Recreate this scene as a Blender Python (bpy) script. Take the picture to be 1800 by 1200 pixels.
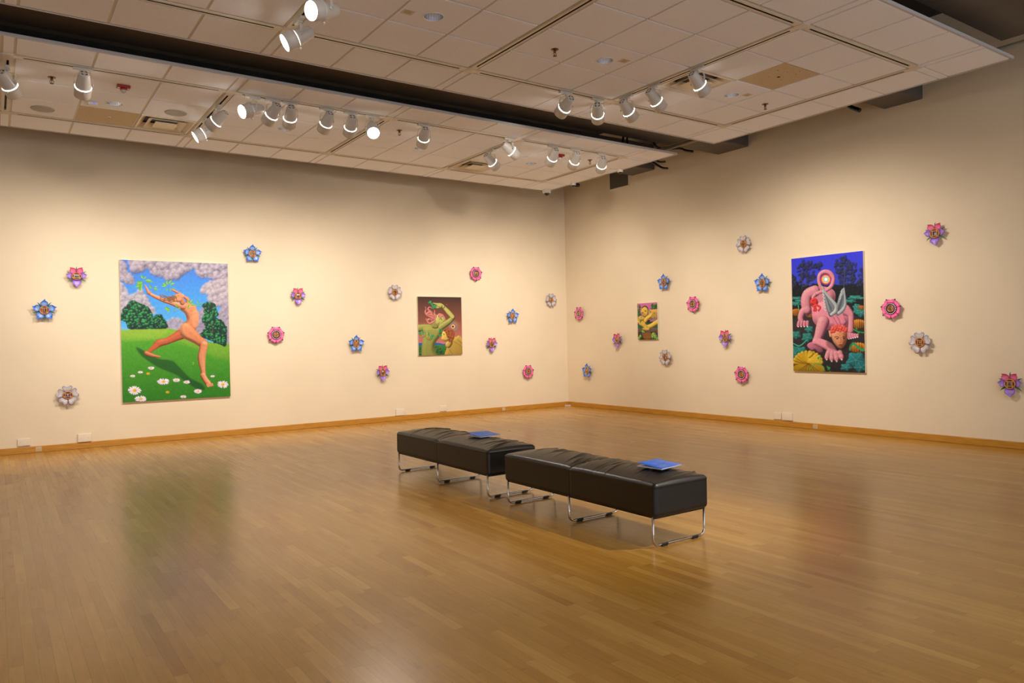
import bpy, bmesh, math, random
import numpy as np
from mathutils import Vector, Matrix, Euler
PI = math.pi
random.seed(7); RNG = np.random.default_rng(11)
for o in list(bpy.data.objects): bpy.data.objects.remove(o, do_unlink=True)
SC = bpy.context.scene
COL = SC.collection

# ------------------------------------------------------------------ camera, world, exposure
cam_d = bpy.data.cameras.new('camera'); cam = bpy.data.objects.new('camera', cam_d); COL.objects.link(cam)
F_PX, PITCH, ROLL, YAW = 1313.0, -0.004, -0.0211, 0.6079
CAM = Vector((-9.697, -11.951, 1.4))
fw = Vector((math.sin(YAW)*math.cos(PITCH), math.cos(YAW)*math.cos(PITCH), math.sin(PITCH)))
rt = Vector((math.cos(YAW), -math.sin(YAW), 0)); up = rt.cross(fw)
cr, sr = math.cos(ROLL), math.sin(ROLL)
rt, up = cr*rt + sr*up, -sr*rt + cr*up
M = Matrix.Identity(4)
for i in range(3):
    M[i][0] = rt[i]; M[i][1] = up[i]; M[i][2] = -fw[i]; M[i][3] = CAM[i]
cam.matrix_world = M
cam_d.sensor_width = 36.0; cam_d.lens = 36.0*F_PX/1800.0; cam_d.clip_start = 0.05; cam_d.clip_end = 100
SC.camera = cam

world = bpy.data.worlds.new('world'); SC.world = world; world.use_nodes = True
bg = world.node_tree.nodes['Background']; bg.inputs[0].default_value = (0.84, 0.90, 1.0, 1); bg.inputs[1].default_value = 1.15
SC.view_settings.view_transform = 'Standard'; SC.view_settings.look = 'None'
SC.view_settings.exposure = 0.17; SC.view_settings.gamma = 1.0; SC.view_settings.use_curve_mapping = False
LAMP_COLOR = (1.0, 0.885, 0.78)
LAMP_W = 188.0

# ------------------------------------------------------------------ helpers
def srgb(r, g, b):
    f = lambda c: (c/255/12.92) if c/255 <= 0.04045 else ((c/255+0.055)/1.055)**2.4
    return (f(r), f(g), f(b))

def mat(name, col, rough=0.5, metal=0.0, emit=None, strength=0.0, coat=0.0, spec=0.5, attr=False, trans=0.0):
    m = bpy.data.materials.new(name); m.use_nodes = True
    b = m.node_tree.nodes['Principled BSDF']
    b.inputs['Base Color'].default_value = (*col, 1); b.inputs['Roughness'].default_value = rough
    b.inputs['Metallic'].default_value = metal; b.inputs['Coat Weight'].default_value = coat
    b.inputs['Specular IOR Level'].default_value = spec
    b.inputs['Transmission Weight'].default_value = trans
    if emit:
        b.inputs['Emission Color'].default_value = (*emit, 1); b.inputs['Emission Strength'].default_value = strength
    if attr:
        a = m.node_tree.nodes.new('ShaderNodeAttribute'); a.attribute_name = 'Col'
        m.node_tree.links.new(a.outputs['Color'], b.inputs['Base Color'])
    return m

def noise_mat(name, c1, c2, scale, rough=0.6, bump=0.0, detail=4, bscale=None, stretch=(1, 1, 1), spec=0.4, bdist=0.002, ramp=(0.35, 0.65)):
    m = mat(name, c1, rough, spec=spec); nt = m.node_tree; N = nt.nodes; L = nt.links; b = N['Principled BSDF']
    tc = N.new('ShaderNodeTexCoord'); mp = N.new('ShaderNodeMapping'); mp.inputs['Scale'].default_value = stretch
    L.new(tc.outputs['Object'], mp.inputs[0])
    n = N.new('ShaderNodeTexNoise'); n.inputs['Scale'].default_value = scale; n.inputs['Detail'].default_value = detail
    L.new(mp.outputs[0], n.inputs['Vector'])
    r = N.new('ShaderNodeValToRGB'); r.color_ramp.elements[0].color = (*c1, 1); r.color_ramp.elements[1].color = (*c2, 1)
    r.color_ramp.elements[0].position, r.color_ramp.elements[1].position = ramp
    L.new(n.outputs['Fac'], r.inputs[0]); L.new(r.outputs[0], b.inputs['Base Color'])
    if bump:
        n2 = N.new('ShaderNodeTexNoise'); n2.inputs['Scale'].default_value = bscale or scale*3; n2.inputs['Detail'].default_value = 3
        L.new(mp.outputs[0], n2.inputs['Vector'])
        bp = N.new('ShaderNodeBump'); bp.inputs['Strength'].default_value = bump; bp.inputs['Distance'].default_value = bdist
        L.new(n2.outputs['Fac'], bp.inputs['Height']); L.new(bp.outputs[0], b.inputs['Normal'])
    return m

def tag(o, label, cat, group=None, kind=None):
    if label: o['label'] = label
    if cat: o['category'] = cat
    if group: o['group'] = group
    if kind: o['kind'] = kind
    return o

def empty(name, loc=(0, 0, 0), rot=(0, 0, 0)):
    o = bpy.data.objects.new(name, None); COL.objects.link(o); o.empty_display_size = 0.05
    o.location = loc; o.rotation_euler = rot
    return o

class MB:
    """collects shapes and links them as one mesh object"""
    def __init__(s): s.v = []; s.f = []; s.m = []; s.sm = []; s.c = []
    def add(s, vs, fs, mi=0, smooth=False, cols=None):
        n = len(s.v); s.v += [tuple(p) for p in vs]
        s.c += (cols if cols is not None else [(1, 1, 1)]*len(vs))
        for f in fs: s.f.append([i+n for i in f]); s.m.append(mi); s.sm.append(smooth)
        return s
    def box(s, lo, hi, mi=0):
        x0, y0, z0 = lo; x1, y1, z1 = hi
        return s.add([(x0,y0,z0),(x1,y0,z0),(x1,y1,z0),(x0,y1,z0),(x0,y0,z1),(x1,y0,z1),(x1,y1,z1),(x0,y1,z1)],
              [(0,3,2,1),(4,5,6,7),(0,1,5,4),(1,2,6,5),(2,3,7,6),(3,0,4,7)], mi)
    def rbox(s, lo, hi, r=0.004, n=2, mi=0, nn=None, fn=None):
        lo = np.array(lo, float); hi = np.array(hi, float); c = (lo+hi)/2; h = (hi-lo)/2; r = min(r, min(h)*0.98)
        def ticks(hh, k):
            if k is None:
                a = [hh-r+r*math.tan(t*PI/4/n) for t in range(n+1)]
                return sorted(set([-x for x in a]+a))
            core = list(np.linspace(-(hh-r), hh-r, k)); e = [hh-r+r*math.tan(t*PI/4/n) for t in range(1, n+1)]
            return [-x for x in e[::-1]]+core+e
        nn = nn or (None, None, None)
        T = [ticks(h[i], nn[i]) for i in range(3)]
        idx = {}; vs = []; fs = []
        def vid(p):
            k = tuple(round(x, 6) for x in p)
            if k in idx: return idx[k]
            p = np.array(p); inner = np.clip(p, -(h-r), h-r); d = p-inner; l = np.linalg.norm(d)
            q = inner+d/l*r if l > 1e-9 else p
            q = q+c
            if fn: q = fn(q, d/l if l > 1e-9 else d)
            idx[k] = len(vs); vs.append(tuple(q)); return idx[k]
        for ax in range(3):
            a, b_ = [(1, 2), (2, 0), (0, 1)][ax]
            for sg in (-1, 1):
                for i in range(len(T[a])-1):
                    for j in range(len(T[b_])-1):
                        q = []
                        for (ii, jj) in ((i, j), (i+1, j), (i+1, j+1), (i, j+1)):
                            p = [0, 0, 0]; p[ax] = sg*h[ax]; p[a] = T[a][ii]; p[b_] = T[b_][jj]; q.append(vid(p))
                        fs.append(q if sg > 0 else q[::-1])
        return s.add(vs, fs, mi, True)
    def lathe(s, prof, seg=24, mat4=None, mi=0, smooth=True, sx=1.0, sz=1.0, caps=True):
        """profile of (radius, height) turned about local Z"""
        vs = []; fs = []; n = len(prof)
        for (r, h) in prof:
            for k in range(seg):
                a = 2*PI*k/seg; vs.append(Vector((r*math.cos(a)*sx, r*math.sin(a)*sz, h)))
        for i in range(n-1):
            for k in range(seg):
                k2 = (k+1) % seg; fs.append((i*seg+k, i*seg+k2, (i+1)*seg+k2, (i+1)*seg+k))
        if caps:
            fs.append(tuple(range(seg))[::-1]); fs.append(tuple((n-1)*seg+k for k in range(seg)))
        if mat4 is not None: vs = [mat4 @ v for v in vs]
        return s.add(vs, fs, mi, smooth)
    def tube(s, pts, r, seg=10, mi=0):
        pts = [Vector(p) for p in pts]; vs = []; fs = []; n = len(pts); prev = None
        for i, p in enumerate(pts):
            t = (pts[min(i+1, n-1)]-pts[max(i-1, 0)]).normalized()
            if prev is None: a = t.orthogonal().normalized()
            else: a = (prev-t*prev.dot(t)).normalized()
            prev = a; b = t.cross(a); rr = r[i] if isinstance(r, (list, tuple)) else r
            for k in range(seg):
                q = 2*PI*k/seg; vs.append(p+a*math.cos(q)*rr+b*math.sin(q)*rr)
        for i in range(n-1):
            for k in range(seg):
                k2 = (k+1) % seg; fs.append((i*seg+k, i*seg+k2, (i+1)*seg+k2, (i+1)*seg+k))
        fs.append(tuple(range(seg))[::-1]); fs.append(tuple((n-1)*seg+k for k in range(seg)))
        return s.add(vs, fs, mi, True)
    def sphere(s, c, r, seg=12, rings=8, mi=0):
        prof = [(max(r*math.sin(PI*i/rings), 1e-5), -r*math.cos(PI*i/rings)) for i in range(rings+1)]
        return s.lathe(prof, seg, Matrix.Translation(c), mi)
    def grid(s, nu, nv, fn, mi=0, smooth=True):
        vs = []; cs = []
        for j in range(nv+1):
            for i in range(nu+1):
                p, c = fn(i/nu, j/nv); vs.append(p); cs.append(c)
        fs = [(j*(nu+1)+i, j*(nu+1)+i+1, (j+1)*(nu+1)+i+1, (j+1)*(nu+1)+i) for j in range(nv) for i in range(nu)]
        return s.add(vs, fs, mi, smooth, cs)
    def mesh(s, name, mats, cols=False):
        me = bpy.data.meshes.new(name); me.from_pydata(s.v, [], s.f)
        for m in (mats if isinstance(mats, (list, tuple)) else [mats]): me.materials.append(m)
        me.polygons.foreach_set('material_index', s.m); me.polygons.foreach_set('use_smooth', s.sm)
        if cols:
            a = me.color_attributes.new('Col', 'FLOAT_COLOR', 'POINT')
            a.data.foreach_set('color', np.array([(*c, 1) for c in s.c], np.float32).ravel())
        me.update(); return me
    def build(s, name, mats, parent=None, cols=False, loc=None, sharp=None):
        o = bpy.data.objects.new(name, s.mesh(name, mats, cols)); COL.objects.link(o)
        if parent is not None: o.parent = parent
        if loc is not None: o.location = loc
        if sharp is not None: o.data.set_sharp_from_angle(angle=sharp)
        return o

def put(name, me, parent=None, loc=None, rot=None):
    o = bpy.data.objects.new(name, me); COL.objects.link(o)
    if parent is not None: o.parent = parent
    if loc is not None: o.location = loc
    if rot is not None: o.rotation_euler = rot
    return o

def copy_tree(o, parent=None):
    c = o.copy(); COL.objects.link(c)
    if parent is not None: c.parent = parent
    for ch in o.children: copy_tree(ch, c)
    return c

def zto(d):
    """matrix turning local +Z to direction d"""
    return Vector(d).to_track_quat('Z', 'Y').to_matrix().to_4x4()

# ------------------------------------------------------------------ materials
M_wall = noise_mat('wall_paint', srgb(233, 217, 188), srgb(229, 213, 184), 1.3, 0.62, bump=0.15, bscale=160, spec=0.25)
M_tile = noise_mat('ceiling_tile', srgb(245, 247, 255), srgb(232, 234, 243), 260, 0.9, bump=0.25, bscale=300, spec=0.1)
M_tbar = mat('grid_bar', srgb(214, 200, 180), 0.5)
M_tan = noise_mat('tan_panel', srgb(206, 186, 150), srgb(196, 176, 140), 60, 0.7)
M_dark = mat('dark_void', srgb(16, 15, 16), 0.9)
M_edge = mat('cloud_edge_trim', srgb(190, 186, 186), 0.4)
M_duct = noise_mat('duct_paint', srgb(98, 92, 88), srgb(90, 84, 80), 3, 0.6)
M_deck = mat('deck_paint', srgb(40, 38, 38), 0.9)
M_white = mat('white_enamel', srgb(226, 222, 214), 0.32)
M_lamp = mat('lamp_enamel', srgb(206, 202, 196), 0.28)
M_track = mat('track_enamel', srgb(208, 198, 180), 0.35)
M_black = mat('black_plastic', srgb(14, 14, 15), 0.4)
M_slot = mat('track_slot', srgb(6, 6, 7), 0.6)
M_lens = mat('lamp_lens', (1, 1, 1), 0.3, emit=(1.0, 0.93, 0.84), strength=14)
M_glow = mat('glow_slit', (1, 1, 1), 0.3, emit=(1.0, 0.90, 0.78), strength=20)
M_chrome = mat('chrome', srgb(205, 200, 192), 0.12, 1.0)
M_reflector = mat('downlight_reflector', srgb(225, 228, 236), 0.16, 1.0)
M_bulb = mat('frosted_bulb', srgb(235, 238, 245), 0.4, emit=(0.8, 0.88, 1.0), strength=1.2)
M_leather = noise_mat('black_leather', srgb(22, 20, 16), srgb(17, 15, 12), 14, 0.38, bump=0.35, bscale=230, spec=0.6, bdist=0.0008)
M_red = mat('red_enamel', srgb(150, 24, 22), 0.4)
M_dome = mat('clear_dome', srgb(190, 188, 186), 0.25)
M_smoke = mat('smoked_dome', srgb(18, 18, 20), 0.08, coat=1.0)
M_brass = mat('sprinkler_metal', srgb(120, 100, 76), 0.3, 1.0)
M_speaker = noise_mat('speaker_grille', srgb(176, 172, 166), srgb(160, 156, 150), 500, 0.6)
M_plate = mat('blank_plate', srgb(232, 220, 196), 0.4)
M_basewood = noise_mat('baseboard_wood', srgb(198, 144, 56), srgb(180, 124, 40), 5, 0.38, stretch=(1, 1, 14), detail=5)
M_paint = mat('artist_paint', (1, 1, 1), 0.42, attr=True, spec=0.35)
M_glossp = mat('petal_paint', (1, 1, 1), 0.33, attr=True, spec=0.5)
M_canvas = noise_mat('raw_canvas_edge', srgb(238, 228, 208), srgb(228, 216, 196), 200, 0.8)
M_gold = noise_mat('gilded_wood', srgb(222, 168, 104), srgb(176, 112, 60), 70, 0.34, spec=0.6)
M_maroon = mat('maroon_recess', srgb(140, 62, 44), 0.45)
M_plum = mat('plum_dish', srgb(66, 18, 50), 0.4)
M_pearl = mat('pearl', srgb(236, 232, 240), 0.15, coat=0.6)
M_steel = mat('steel_ball', srgb(120, 124, 140), 0.18, 0.9)
M_bookblue = noise_mat('blue_cover', srgb(56, 122, 236), srgb(50, 114, 228), 30, 0.42)
M_paper = mat('paper_pages', srgb(226, 218, 208), 0.8)
M_ink = mat('pale_ink', srgb(150, 180, 226), 0.6)
M_goldink = mat('gold_ink', srgb(214, 196, 120), 0.5)
M_pipe = mat('painted_pipe', srgb(150, 138, 116), 0.5)
M_label = mat('paper_label', srgb(214, 200, 178), 0.8)
M_labelink = mat('label_ink', srgb(150, 140, 130), 0.8)

def floor_material():
    m = mat('maple_strip_floor', (0.5, 0.3, 0.12), 0.25, spec=0.5); nt = m.node_tree; N = nt.nodes; L = nt.links; b = N['Principled BSDF']
    tc = N.new('ShaderNodeTexCoord'); sp = N.new('ShaderNodeSeparateXYZ'); L.new(tc.outputs['Object'], sp.inputs[0])
    def mth(op, a, b_=None, c=None):
        n = N.new('ShaderNodeMath'); n.operation = op
        for k, x in enumerate((a, b_, c)):
            if x is None: continue
            if isinstance(x, (int, float)): n.inputs[k].default_value = x
            else: L.new(x, n.inputs[k])
        return n.outputs[0]
    W = 0.0572
    xr = mth('DIVIDE', sp.outputs[0], W); row = mth('FLOOR', xr); fx = mth('FRACT', xr)
    w1 = N.new('ShaderNodeTexWhiteNoise'); w1.noise_dimensions = '1D'; L.new(row, w1.inputs['W'])
    w2 = N.new('ShaderNodeTexWhiteNoise'); w2.noise_dimensions = '1D'; L.new(mth('ADD', row, 317.3), w2.inputs['W'])
    ln = mth('MULTIPLY_ADD', w2.outputs['Value'], 0.55, 0.42)
    yy = mth('DIVIDE', mth('MULTIPLY_ADD', w1.outputs['Value'], 9.0, sp.outputs[1]), ln)
    idx = mth('FLOOR', yy); fy = mth('FRACT', yy)
    cv = N.new('ShaderNodeCombineXYZ'); L.new(row, cv.inputs[0]); L.new(idx, cv.inputs[1])
    w3 = N.new('ShaderNodeTexWhiteNoise'); w3.noise_dimensions = '3D'; L.new(cv.outputs[0], w3.inputs['Vector'])
    ramp = N.new('ShaderNodeValToRGB'); e = ramp.color_ramp.elements
    cols = [(0.0, srgb(168, 118, 40)), (0.06, srgb(176, 126, 45)), (0.45, srgb(182, 133, 50)), (0.85, srgb(188, 140, 56)), (1.0, srgb(198, 151, 68))]
    e[0].position, e[0].color = cols[0][0], (*cols[0][1], 1); e[1].position, e[1].color = 1.0, (*cols[-1][1], 1)
    for p, c in cols[1:-1]: q = e.new(p); q.color = (*c, 1)
    L.new(w3.outputs['Value'], ramp.inputs[0])
    # grain, offset per strip
    mp = N.new('ShaderNodeVectorMath'); mp.operation = 'MULTIPLY'; mp.inputs[1].default_value = (22, 1.6, 1); L.new(tc.outputs['Object'], mp.inputs[0])
    ad = N.new('ShaderNodeVectorMath'); ad.operation = 'MULTIPLY_ADD'; ad.inputs[1].default_value = (37, 53, 11); L.new(w3.outputs['Color'], ad.inputs[0]); L.new(mp.outputs[0], ad.inputs[2])
    g = N.new('ShaderNodeTexNoise'); g.inputs['Scale'].default_value = 2.2; g.inputs['Detail'].default_value = 6; g.inputs['Distortion'].default_value = 0.6
    L.new(ad.outputs[0], g.inputs['Vector'])
    gr = N.new('ShaderNodeMapRange'); gr.inputs[1].default_value = 0.3; gr.inputs[2].default_value = 0.7; gr.inputs[3].default_value = 0.90; gr.inputs[4].default_value = 1.08
    L.new(g.outputs['Fac'], gr.inputs[0])
    # small dark mineral streaks
    g2 = N.new('ShaderNodeTexNoise'); g2.inputs['Scale'].default_value = 1.0; g2.inputs['Detail'].default_value = 3
    mp2 = N.new('ShaderNodeVectorMath'); mp2.operation = 'MULTIPLY'; mp2.inputs[1].default_value = (16, 5, 1); L.new(ad.outputs[0], mp2.inputs[0]); mp2.inputs[1].default_value = (0.9, 2.8, 1)
    L.new(mp2.outputs[0], g2.inputs['Vector'])
    k2 = N.new('ShaderNodeMapRange'); k2.inputs[1].default_value = 0.66; k2.inputs[2].default_value = 0.78; k2.inputs[3].default_value = 1.0; k2.inputs[4].default_value = 0.72
    L.new(g2.outputs['Fac'], k2.inputs[0])
    gx = mth('LESS_THAN', mth('MINIMUM', fx, mth('SUBTRACT', 1.0, fx)), 0.018)
    gy = mth('LESS_THAN', mth('MULTIPLY', mth('MINIMUM', fy, mth('SUBTRACT', 1.0, fy)), ln), 0.0013)
    gap = mth('MAXIMUM', gx, gy)
    dk = mth('MULTIPLY_ADD', gap, -0.32, 1.0)
    fac = mth('MULTIPLY', mth('MULTIPLY', gr.outputs[0], k2.outputs[0]), dk)
    vm = N.new('ShaderNodeVectorMath'); vm.operation = 'SCALE'; L.new(ramp.outputs[0], vm.inputs[0]); L.new(fac, vm.inputs['Scale'])
    L.new(vm.outputs[0], b.inputs['Base Color'])
    rr = N.new('ShaderNodeMapRange'); rr.inputs[3].default_value = 0.2; rr.inputs[4].default_value = 0.3
    nz = N.new('ShaderNodeTexNoise'); nz.inputs['Scale'].default_value = 1.2; nz.inputs['Detail'].default_value = 4; L.new(tc.outputs['Object'], nz.inputs['Vector'])
    L.new(nz.outputs['Fac'], rr.inputs[0]); L.new(rr.outputs[0], b.inputs['Roughness'])
    bp = N.new('ShaderNodeBump'); bp.inputs['Strength'].default_value = 0.12; bp.inputs['Distance'].default_value = 0.0006
    hh = mth('MULTIPLY_ADD', g.outputs['Fac'], 0.35, mth('MULTIPLY', gap, -1.0))
    L.new(hh, bp.inputs['Height']); L.new(bp.outputs[0], b.inputs['Normal'])
    return m
M_floor = floor_material()

# ------------------------------------------------------------------ room shell
X_FAR, Y_FAR, Z_DECK = -15.4, -14.4, 5.3
def shell(name, lo, hi, m, label):
    o = MB().box(lo, hi).build(name, m); return tag(o, label, 'wall' if 'wall' in name else name.split('_')[0], kind='structure')
shell('floor', (X_FAR, Y_FAR, -0.1), (0.15, 0.15, 0.0), M_floor, 'polished maple strip floor of the gallery')
shell('wall_left', (X_FAR, 0.0, 0.0), (0.15, 0.15, Z_DECK), M_wall, 'cream wall with the dancing figure painting')
shell('wall_right', (0.0, Y_FAR, 0.0), (0.15, 0.0, Z_DECK), M_wall, 'cream wall with the tall night garden painting')
shell('wall_end', (X_FAR-0.15, Y_FAR, 0.0), (X_FAR, 0.15, Z_DECK), M_wall, 'cream wall closing the left end of the gallery')
shell('ceiling', (X_FAR, Y_FAR, Z_DECK), (0.15, 0.15, Z_DECK+0.1), M_deck, 'dark structural deck above the hanging ceiling panels')

def baseboard(name, along, a, b, label):
    h, t = 0.082, 0.016
    mb = MB()
    prof = [(0, 0), (-t, 0), (-t, h-0.006), (-t+0.004, h), (0, h)]
    n = len(prof)
    vs = []
    for s in (a, b):
        for (d, z) in prof: vs.append((s, d, z+0.003) if along == 'x' else (d, s, z+0.003))
    fs = [(i, (i+1) % n, n+(i+1) % n, n+i) for i in range(n)]+[tuple(range(n)), tuple(range(2*n-1, n-1, -1))]
    mb.add(vs, fs)
    o = mb.build(name, M_basewood); return tag(o, label, 'baseboard', kind='structure')
baseboard('baseboard_left', 'x', X_FAR, -0.016, 'honey coloured wooden baseboard along the left wall')
baseboard('baseboard_right', 'y', Y_FAR, -0.001, 'honey coloured wooden baseboard along the right wall')

# ------------------------------------------------------------------ hanging ceiling panels
HC = 4.117
CX = [-1.788, -3.755, -5.681, -7.536, -9.525, -11.45, -13.38]
XR, XL = -1.185, -15.2
HB = 0.05           # half of the track band
DL = [(-6.598,-6.443),(-4.689,-6.456),(-2.734,-6.423),(-8.524,-2.585),(-6.592,-2.542),(-4.664,-2.546),(-2.758,-2.607)]
VENTS = [(-7.92,-1.97),(-3.44,-1.97),(-3.40,-6.45)]
TANS = [(-8.53,-1.96),(-2.77,-7.09)]
TILE_OF = {}
def zones(edges_bands, n_list):
    """list of (a, b) tile spans between bands"""
    out = []
    for (a, b), n in zip(edges_bands, n_list):
        w = (b-a)/n
        out += [(a+i*w, a+(i+1)*w) for i in range(n)]
    return out
def near(p, lst, x0, x1, y0, y1):
    for q in lst:
        if x0 <= q[0] <= x1 and y0 <= q[1] <= y1: return q
    return None
def annulus_tile(mb, x0, x1, y0, y1, c, r, z0, z1):
    seg = 40; cx, cy = c; vs = []; fs = []
    for z in (z0, z1):
        for k in range(seg):
            a = 2*PI*k/seg+PI/4; vs.append((cx+r*math.cos(a), cy+r*math.sin(a), z))
        for k in range(seg):
            a = 2*PI*k/seg+PI/4; dx, dy = math.cos(a), math.sin(a); m_ = max(abs(dx), abs(dy)); ux, uy = dx/m_, dy/m_
            X = x1 if ux > 0 else x0; Y = y1 if uy > 0 else y0
            px = cx+abs(X-cx)*ux; py = cy+abs(Y-cy)*uy; vs.append((px, py, z))
    for k in range(seg):
        k2 = (k+1) % seg
        fs.append((k, seg+k, seg+k2, k2)); fs.append((2*seg+k, 2*seg+k2, 3*seg+k2, 3*seg+k))
        fs.append((k, k2, 2*seg+k2, 2*seg+k)); fs.append((seg+k, 3*seg+k, 3*seg+k2, seg+k2))
    mb.add(vs, fs, 0)
def cloud(name, y0, rows, y1, label, ntiles):
    """y0 near edge (most negative), rows = band centres, y1 far edge"""
    mb = MB(); T = 0.012       # half of the reveal
    xb = [XR]+CX+[XL]
    xz = []
    for i in range(len(xb)-1):
        b = xb[i]-(HB if i > 0 else 0.012); a = xb[i+1]+(HB if i < len(xb)-2 else 0.012)
        n = 1 if i == 0 else (3 if i < len(xb)-2 else max(1, round((b-a)/0.61)))
        xz += zones([(a, b)], [n])
    yb = [y0]+rows+[y1]; yz = []
    for i in range(len(yb)-1):
        a = yb[i]+(HB if i > 0 else 0.012); b = yb[i+1]-(HB if i < len(yb)-2 else 0.012)
        yz += zones([(a, b)], [ntiles[i]])
    for (xa, xc) in xz:
        for (ya, yc) in yz:
            ax, bx, ay, by = xa+T, xc-T, ya+T, yc-T
            q = near(None, VENTS, xa, xc, ya, yc)
            if q: TILE_OF[q] = (xa, xc, ya, yc); continue
            q = near(None, DL, xa, xc, ya, yc)
            if q: TILE_OF[q] = (xa, xc, ya, yc); annulus_tile(mb, ax, bx, ay, by, q, 0.082, HC, HC+0.022); continue
            q = near(None, TANS, xa, xc, ya, yc)
            if q: TILE_OF[q] = (xa, xc, ya, yc)
            mb.box((ax, ay, HC+(0.005 if q else 0)), (bx, by, HC+0.022), 2 if q else 0)
    # T bars between the tiles
    z0, z1 = HC+0.009, HC+0.024
    for e in sorted({round(v, 4) for p in xz for v in p}): mb.box((e-T, y0+0.001, z0), (e+T, y1-0.001, z1), 1)
    for e in sorted({round(v, 4) for p in yz for v in p}): mb.box((XL, e-T, z0+0.0004), (XR-0.001, e+T, z1+0.001), 1)
    # narrow filler strips in the bands where no track runs (outside the outer tracks)
    for x in CX: 
        mb.box((x-HB+T, y0+0.012, HC), (x+HB-T, rows[0]-HB, HC+0.02), 0)
        mb.box((x-HB+T, rows[-1]+HB, HC), (x+HB-T, y1-0.012, HC+0.02), 0)
    for y in rows:
        mb.box((CX[0]+HB, y-HB+T, HC), (XR-0.012, y+HB-T, HC+0.02), 0)
    # edge trim
    t = 0.012
    for lo, hi in (((XL, y0-t, HC-0.002), (XR+t, y0, HC+0.026)), ((XL, y1, HC-0.002), (XR+t, y1+t, HC+0.026)),
                   ((XR, y0, HC-0.002), (XR+t, y1, HC+0.026)), ((XL-t, y0, HC-0.002), (XL, y1, HC+0.026))):
        mb.box(lo, hi, 3)
    o = mb.build(name, [M_tile, M_tbar, M_tan, M_edge])
    return tag(o, label, 'ceiling', kind='structure')
YA0, YA1, RA = -4.154, -0.978, [-3.640, -1.619]
YB0, YB1, RB = -8.668, -4.872, [-8.009, -5.538]
YC0, YC1, RC = -13.18, -9.46, [-12.52, -10.05]
cloud('ceiling', YA0, RA, YA1, 'hanging tiled ceiling panel nearest the far left wall', [1, 3, 1])
cloud('ceiling', YB0, RB, YB1, 'hanging tiled ceiling panel in the middle, nearer than the dark slot', [1, 4, 1])
cloud('ceiling', YC0, RC, YC1, 'hanging tiled ceiling panel over the photographer', [1, 4, 1])

# ------------------------------------------------------------------ light tracks
def track_run(mb, axis, c, a, b):
    """a bar with an open slot: two flanges and a dark floor"""
    w, s = 0.036, 0.010
    def bx(u0, u1, z0, z1, mi, aa=a, bb=b):
        if axis == 'x': mb.box((aa, c+u0, z0), (bb, c+u1, z1), mi)
        else: mb.box((c+u0, aa, z0), (c+u1, bb, z1), mi)
    bx(-w, -s, HC-0.006, HC+0.03, 0); bx(s, w, HC-0.006, HC+0.03, 0)
    bx(-s, s, HC+0.018, HC+0.03, 1); bx(-s, -s+0.001, HC-0.0055, HC+0.018, 1, a+0.07, b-0.07); bx(s-0.001, s, HC-0.0055, HC+0.018, 1, a+0.07, b-0.07)
    bx(-s, s, HC-0.006, HC+0.018, 0, a, a+0.07); bx(-s, s, HC-0.006, HC+0.018, 0, b-0.07, b)
    bx(-0.047, -w, HC+0.002, HC+0.01, 0); bx(w, 0.047, HC+0.002, HC+0.01, 0)
def track_row(y, label, tag_group=None):
    t = empty('lighting_track', (CX[3], y, HC)); tag(t, label, 'lighting track')
    mb = MB(); xs = CX[::-1]
    for i in range(len(xs)-1): track_run(mb, 'x', y, xs[i]+0.05, xs[i+1]-0.05)
    o = mb.build('track_rail', [M_track, M_slot], t); o.location = (-CX[3], -y, -HC)
    for x in CX[:6]:
        j = MB().rbox((-0.052, -0.052, -0.009), (0.052, 0.052, 0.02), 0.003).build('junction_plate', M_track, t); j.location = (x-CX[3], 0, 0)
    return t
def track_col(x, ya, yb_, label):
    mb = MB(); track_run(mb, 'y', x, ya+0.05, yb_-0.05)
    o = mb.build('lighting_track', [M_track, M_slot]); return tag(o, label, 'lighting track')
track_row(RA[0], 'long slotted light track carrying most spotlights, beside the dark slot on its far side')
track_row(RA[1], 'long slotted light track without lamps, closest to the left wall')
track_row(RB[1], 'long slotted light track on the middle panel just nearer than the dark slot')
track_row(RB[0], 'long slotted light track nearest the top right corner of the photo')
for i, l in enumerate(['bare cross track at the right end of the far ceiling panel', 'cross track beside the square vent with one spotlight hanging, right half of the far panel',
        'bare cross track in the middle of the far ceiling panel', 'cross track with two spotlights in a row, beside the left square vent',
        'cross track at the left border of the photo on the far ceiling panel']):
    track_col(CX[i], RA[0], RA[1], l)
for i, l in enumerate(['bare cross track along the right edge of the middle ceiling panel', 'cross track with three spotlights aimed at the tall night garden painting',
        'bare cross track running up to the top edge of the photo, middle panel', 'cross track with two spotlights at the top of the photo above the dark slot',
        'cross track of the middle panel beyond the upper left border']):
    track_col(CX[i], RB[0], RB[1], l)

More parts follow.
